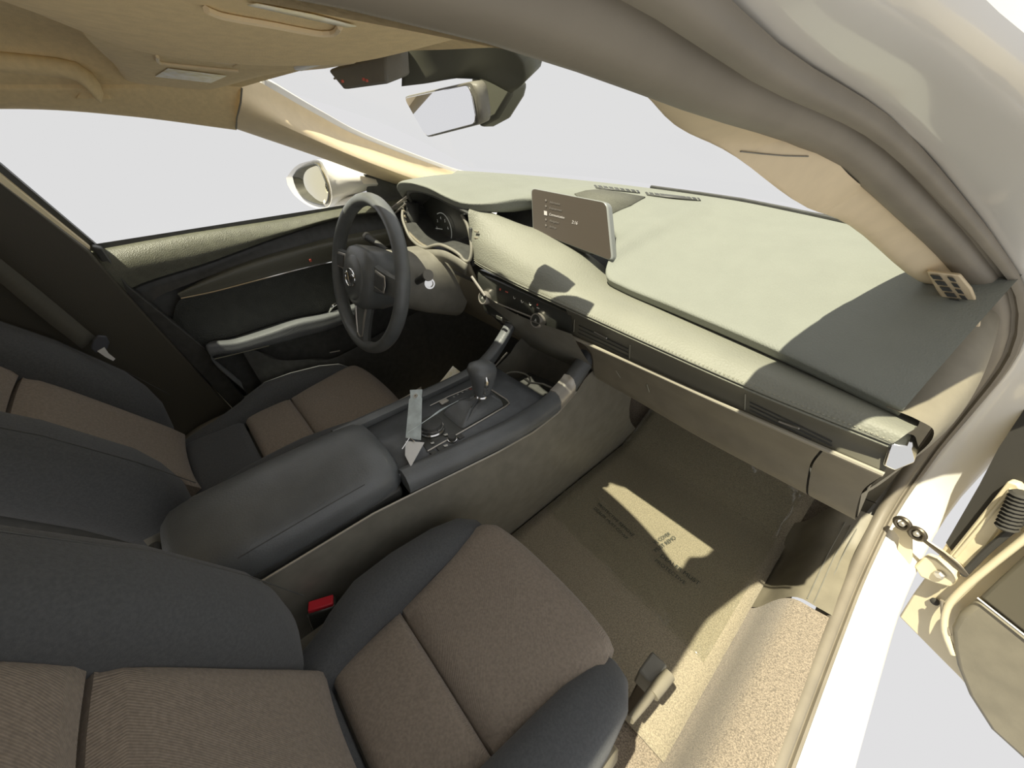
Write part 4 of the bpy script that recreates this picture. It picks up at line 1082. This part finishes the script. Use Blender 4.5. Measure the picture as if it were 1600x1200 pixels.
# overhead console with map light
oc = thing('overhead_console', 'beige overhead console with a dark switch panel at the windscreen top', 'overhead console', (X0, .23, 1.04))
q = [P(332, 97, X=-.12), P(378, 68, X=-.02), P(412, 78, X=-.015), P(520, 92, X=.0), P(545, 100, X=-.03), P(470, 110, X=-.12)]
prism('console_shell', [P(330, 99, X=-.13), P(372, 69, X=-.01), P(385, 66, X=.0), P(520, 90, X=.03), P(560, 100, X=.01), P(512, 108, X=-.07), P(476, 111, X=-.13)], V(0, 0, .03), beige_pl, oc, bevel=.004)
prism('console_lid', [P(362, 103, X=-.13), P(408, 79, X=-.02), P(505, 88, X=.005), P(462, 107, X=-.10)], V(0, 0, -.002), headliner, oc, bevel=.001)
prism('map_light', [P(458, 103, X=-.075), P(500, 91, X=-.01), P(512, 92, X=-.005), P(470, 105, X=-.075)], V(0, 0, -.004), white_pl, oc, bevel=.001)
sw_ = prism('switch_panel', [P(511, 110, X=-.10), P(600, 86, X=-.005), P(604, 132, X=-.005), P(537, 141, X=-.075)], V(.01, .03, .01), grey_pl, oc, bevel=.003)
tube('switch_line', [P(522, 123, X=-.092), P(602, 107, X=-.007)], .0012, panel_pl, sw_, n=5)
for u, v in ((535, 127), (568, 124), (573, 126)): box('indicator', P(u, v, X=-.055 + (u - 535) * .0009), (.003, .003, .003), icon_red, sw_, bevel=.0005)
# rear view mirror
rm = thing('rear_view_mirror', 'rear-view mirror hanging from a dark camera housing at the windscreen', 'mirror', P(690, 130, X=-.02))
hs = [[P(605, 70, X=-.02), P(680, 55, X=.06), P(760, 60, X=.12), P(800, 95, X=.14)], [P(606, 110, X=-.025), P(690, 100, X=.05), P(765, 105, X=.10), P(801, 125, X=.13)], [P(606, 134, X=-.03), P(640, 130, X=.0), P(720, 120, X=.06), P(780, 145, X=.10)]]
hs = [[p + V(0, .02, 0) for p in r] for r in hs]
hsg = material('camera_housing_plastic', (.115, .115, .085), .55)
loft('camera_housing', hs, hsg, rm, n=20, m=5, uni=True, thick=.03, toff=1)
hs2 = [P(735, 105, Y=.43), P(780, 110, Y=.43), P(801, 128, Y=.43), P(796, 150, Y=.43), P(775, 185, Y=.43), P(748, 200, Y=.43), P(735, 150, Y=.43)]
prism('mirror_mount', hs2, V(0, .03, 0), hsg, rm, bevel=.006)
g0, g1, g2, g3 = P(633, 153, X=-.088), P(736, 131, X=.055), P(747, 192, X=.055), P(667, 213, X=-.055)
mn = V(-.17, -.96, -.20).normalized()
mc0 = P(690, 172, X=-.015)
def mpx(u, v):
    r = ray(u, v); return CAM + r * ((mc0 - CAM).dot(mn) / r.dot(mn))
g0, g1, g2, g3 = mpx(633, 153), mpx(736, 131), mpx(747, 192), mpx(667, 213)
gm = quad_round(g0, g1, g2, g3, .014, 6)
gn = (g1 - g0).cross(g3 - g0).normalized()
if gn.y > 0: gn = -gn
gc = (g0 + g1 + g2 + g3) / 4
rings('mirror_shell', [[gc + (p - gc) * k - gn * d for p in gm] for k, d in ((1.06, .001), (1.09, .006), (1.05, .018), (.8, .028), (.2, .032))], grey_pl, rm, angle=60)
prism('mirror_glass', gm, gn * .002, mirror, rm, bevel=.0006)
tube('mirror_arm', [gc - gn * .028, gc - gn * .05 + V(.01, .02, .03), V(.0, .40, 1.05)], .009, black_pl, rm, n=10)
# assist grip
gh = thing('grab_handle', 'beige grab handle on the roof rail above the driver window', 'handle', P(100, 125, X=-.49))
R = []
for (u, v, x, w, h) in ((-90, 88, -.47, .011, .012), (-40, 92, -.462, .011, .012), (30, 99, -.460, .011, .012), (95, 106, -.460, .011, .012), (120, 112, -.462, .011, .013), (140, 127, -.468, .012, .014), (153, 143, -.480, .013, .013), (160, 154, -.50, .012, .008)):
    R.append((P(u, v, X=x), w, h))
T_, N_ = frames([r[0] for r in R])
rings('grip', [[c + V(math.cos(k*math.pi/8) * w, 0, 0) + N_[i].lerp(V(0, 0, 1), .2).normalized() * math.sin(k*math.pi/8) * h for k in range(16)] for i, (c, w, h) in enumerate(R)], headliner, gh, angle=70)
prism('mount_pad', [P(118, 155, X=-.502), P(175, 156, X=-.502), P(165, 140, X=-.50), P(128, 140, X=-.50)], V(-.02, 0, 0), headliner, gh, bevel=.002)

# pillar speaker vent on the passenger side -------------------------------------------
def onp(u, v, d=0):
    p, nr = hit(bt7, u, v, d)
    return p if p else P(u, v, Y=.80)
vp = [(1447, 424), (1500, 430), (1518, 452), (1533, 488), (1515, 489), (1480, 480), (1462, 452)]
vq = [P(u, v, Y=lerp(.74, .80, (v - 424) / 65)) for u, v in vp]
vent = prism('pillar_vent', vq, V(0, .012, 0), beige_pl, t7, bevel=.002)
for (us, vs_, ue, ve, wd_) in ((1453, 430, 1487, 472, 15), (1480, 433, 1508, 477, 9)):
    for k in range(5):
        t = k / 4.6
        u, v = lerp(us, ue, t), lerp(vs_, ve, t)
        yy = lerp(.735, .79, (v - 424) / 65)
        prism('vent_slot', [P(u, v, Y=yy), P(u + wd_, v + 1.5, Y=yy), P(u + wd_ + 5, v + 7.5, Y=yy + .006), P(u + 5, v + 6, Y=yy + .006)], V(0, .003, 0), black_pl, vent, smooth=False)
prism('vent_base', [P(1470, 484, Y=.79), P(1483, 481, Y=.79), P(1533, 491, Y=.79), P(1531, 512, Y=.79), P(1474, 502, Y=.79)], V(0, .01, 0), beige_pl, t7, bevel=.002)

# ================================================================== EXTERIOR MIRROR
em_ = thing('door_mirror', 'white door mirror outside the driver window', 'mirror', P(560, 310, X=-.76))
GY = .45
g_px = [(459, 276), (467, 265), (487, 257), (498, 258), (506, 274), (513, 292), (515, 303), (510, 318), (492, 317), (472, 306), (463, 291)]
gp = catmull([P(u, v, Y=GY) for u, v in g_px + g_px[:1]], 41)[:-1]
gc2 = sum(gp, Vector()) / len(gp)
rimp = catmull([P(u, v, Y=GY - .002) for u, v in [(447, 278), (462, 260), (482, 252), (502, 252), (512, 272), (519, 306), (512, 324), (486, 323), (460, 305), (449, 288), (447, 278)]], 41)[:-1]
body2 = catmull([P(u, v, Y=GY + .07) for u, v in [(462, 272), (478, 256), (500, 250), (531, 257), (557, 270), (567, 283), (563, 300), (540, 306), (512, 314), (480, 300), (462, 272)]], 41)[:-1]
body3 = [V(p.x * .9 - .075, p.y + .05, lerp(p.z, .82, .35)) for p in body2]
rings('mirror_housing', [[gc2 + (p - gc2) * .98 + V(0, .006, 0) for p in gp], rimp, [p + V(0, .02, 0) for p in rimp], body2, body3], white_pt, em_, angle=60)
mk('mirror_glass', [p + V(0, -.001, 0) for p in gp], [tuple(range(len(gp)))], material('mirror_ground_tint', (.95, .88, .62), .03, metal=1), em_, mods=[('solid', .002, 0)])  # cream tint stands in for tan ground reflected in the glass
tube('glass_rim', [p + V(0, -.002, 0) for p in gp], .0022, black_pl, em_, n=6, closed=True)
rings('mirror_stem', [sring(P(u, v, X=x), V(0, 1, 0), V(0, 0, 1), a, b, 2.5, 20) for u, v, x, a, b in ((520, 316, -.82, .03, .014), (545, 314, -.77, .035, .014), (575, 312, -.70, .04, .018))], white_pt, em_, angle=60)

# ================================================================== PASSENGER DOOR (OPEN)
pdr = thing('passenger_door', 'opened passenger door with white metal edge toned for yellowish shade and taupe trim', 'car door', (.85, 1.0, -.05))
HP = V(.77, 1.02, 0); TH = rad(70)
de = V(math.sin(TH), -math.cos(TH), 0); dn = V(-math.cos(TH), -math.sin(TH), 0)
def dpx(u, v, d=0):
    r = ray(u, v); o = HP + dn * d
    return CAM + r * ((o - CAM).dot(dn) / r.dot(dn))
prism('door_shell', [dpx(u, v, -.035) for u, v in ((1404, 963), (1425, 930), (1450, 895), (1480, 845), (1545, 735), (1600, 640), (1760, 420), (1900, 300), (2100, 1400), (1800, 1330), (1640, 1230), (1500, 1060), (1470, 1030))], -dn * .08, cream_mt, pdr, bevel=.004)
prism('gap_shade_panel', [dpx(u, v, -.033) for u, v in ((1478, 848), (1530, 758), (1560, 700), (1600, 640), (1640, 600), (1680, 700), (1600, 760), (1575, 755), (1492, 868))], -dn * .004, body_dark, pdr)  # dark flat panel standing in for shade in the gap at the door front
prism('edge_rail', [dpx(u, v, -.012) for u, v in ((1481, 868), (1574, 752), (1590, 757), (1600, 772), (1570, 815), (1515, 892))], -dn * .02, cream_mt, pdr, bevel=.003)
tube('edge_rail_rib', [dpx(1492, 870, -.010), dpx(1580, 765, -.010)], .003, cream_mt, pdr, n=8)
bt_p = [dpx(lerp(1572, 1598, k / 20), lerp(826, 770, k / 20), .004) for k in range(21)]
tube('rubber_boot', bt_p, [.012 + .004 * (k % 2) for k in range(21)], body_dark, pdr, n=12)
tube('edge_seal', catmull([dpx(u, v, .0) for u, v in ((1505, 898), (1545, 858), (1600, 812), (1660, 760))], 16), .006, body_dark, pdr, n=8)
tube('edge_flange', catmull([dpx(u, v, .004) for u, v in ((1490, 1022), (1476, 985), (1480, 950), (1500, 925), (1540, 890), (1600, 842), (1680, 775))], 30), .0065, cream_mt, pdr, n=10)
tube('edge_gasket', catmull([dpx(u, v, .004) for u, v in ((1484, 992), (1474, 965), (1472, 938))], 12), .0035, seal_rub, pdr, n=8)
low_p = [(1486, 1010), (1484, 980), (1496, 958), (1526, 936), (1600, 994), (1760, 1120), (1760, 1330), (1660, 1245), (1600, 1190), (1545, 1140), (1510, 1085), (1492, 1040)]
prism('lower_trim', [dpx(u, v, .012) for u, v in low_p], -dn * .05, panel_pl, pdr, bevel=.012, seg=4)
up_p = [(1530, 933), (1560, 905), (1600, 868), (1700, 790), (1760, 760), (1760, 1112), (1602, 990)]
prism('upper_trim', [dpx(u, v, .016) for u, v in up_p], -dn * .05, material('door_dark_trim', (.12, .105, .07), .6), pdr, bevel=.006, seg=3)
tube('trim_line', [dpx(1527, 934, .018), dpx(1600, 992, .018), dpx(1700, 1072, .018)], .0018, satin, pdr, n=6)
# door check strap
ck = thing('door_check_strap', 'dark metal check strap linking the sill pillar and the open door', 'check strap', dpx(1450, 860, .01))
cpx = [(1411, 819, .0), (1420, 826, .0), (1432, 833, .0), (1450, 848, .0), (1475, 866, .0), (1495, 884, .004), (1512, 900, .004)]
tube('strap_arm', [dpx(u, v, .022 + d) for u, v, d in cpx], [.006, .005, .008, .006, .008, .009, .004], dark_metal, ck, n=8, flat=.5)
for u, v in ((1410, 818), (1433, 834)):
    c = dpx(u, v, .028)
    tube('eyelet', [c + (de * math.cos(q) + V(0, 0, 1) * math.sin(q)) * .013 for q in [2*math.pi*i/20 for i in range(20)]], .0045, dark_metal, ck, n=8, closed=True)
    lathe('pivot_pin', c, dn, [(.006, -.004), (.006, .004), (.004, .006), (0, .006)], satin, ck, seg=16)
prism('pillar_bracket', [dpx(u, v, .012) for u, v in ((1394, 826), (1404, 818), (1424, 838), (1424, 872), (1418, 892), (1411, 872), (1402, 858), (1405, 840))], -dn * .006, cream_mt, ck, bevel=.001)
clp = prism('door_bracket', [dpx(u, v, .008) for u, v in ((1428, 885), (1445, 868), (1462, 874), (1490, 896), (1494, 906), (1484, 918), (1462, 912), (1438, 902))], -dn * .02, cream_mt, ck, bevel=.004)
lathe('bracket_bolt', dpx(1468, 898, .012), dn, [(.009, -.002), (.009, .003), (.006, .006), (0, .006)], satin, clp, seg=6)
lathe('bracket_bolt', dpx(1461, 940, -.028), dn, [(.008, -.002), (.008, .003), (.005, .005), (0, .005)], body_dark, ck, seg=12)

# thin pale sheet between the driver seat and the console
pp = prism('pale_sheet', [P(680, 606, X=-.150), P(694, 590, X=-.165), P(708, 572, X=-.175), P(723, 584, X=-.165), P(700, 598, X=-.150)], V(-.0015, 0, 0), label_pl)
tagp(pp, 'thin cream sheet beside the console near the gear lever', 'paper')
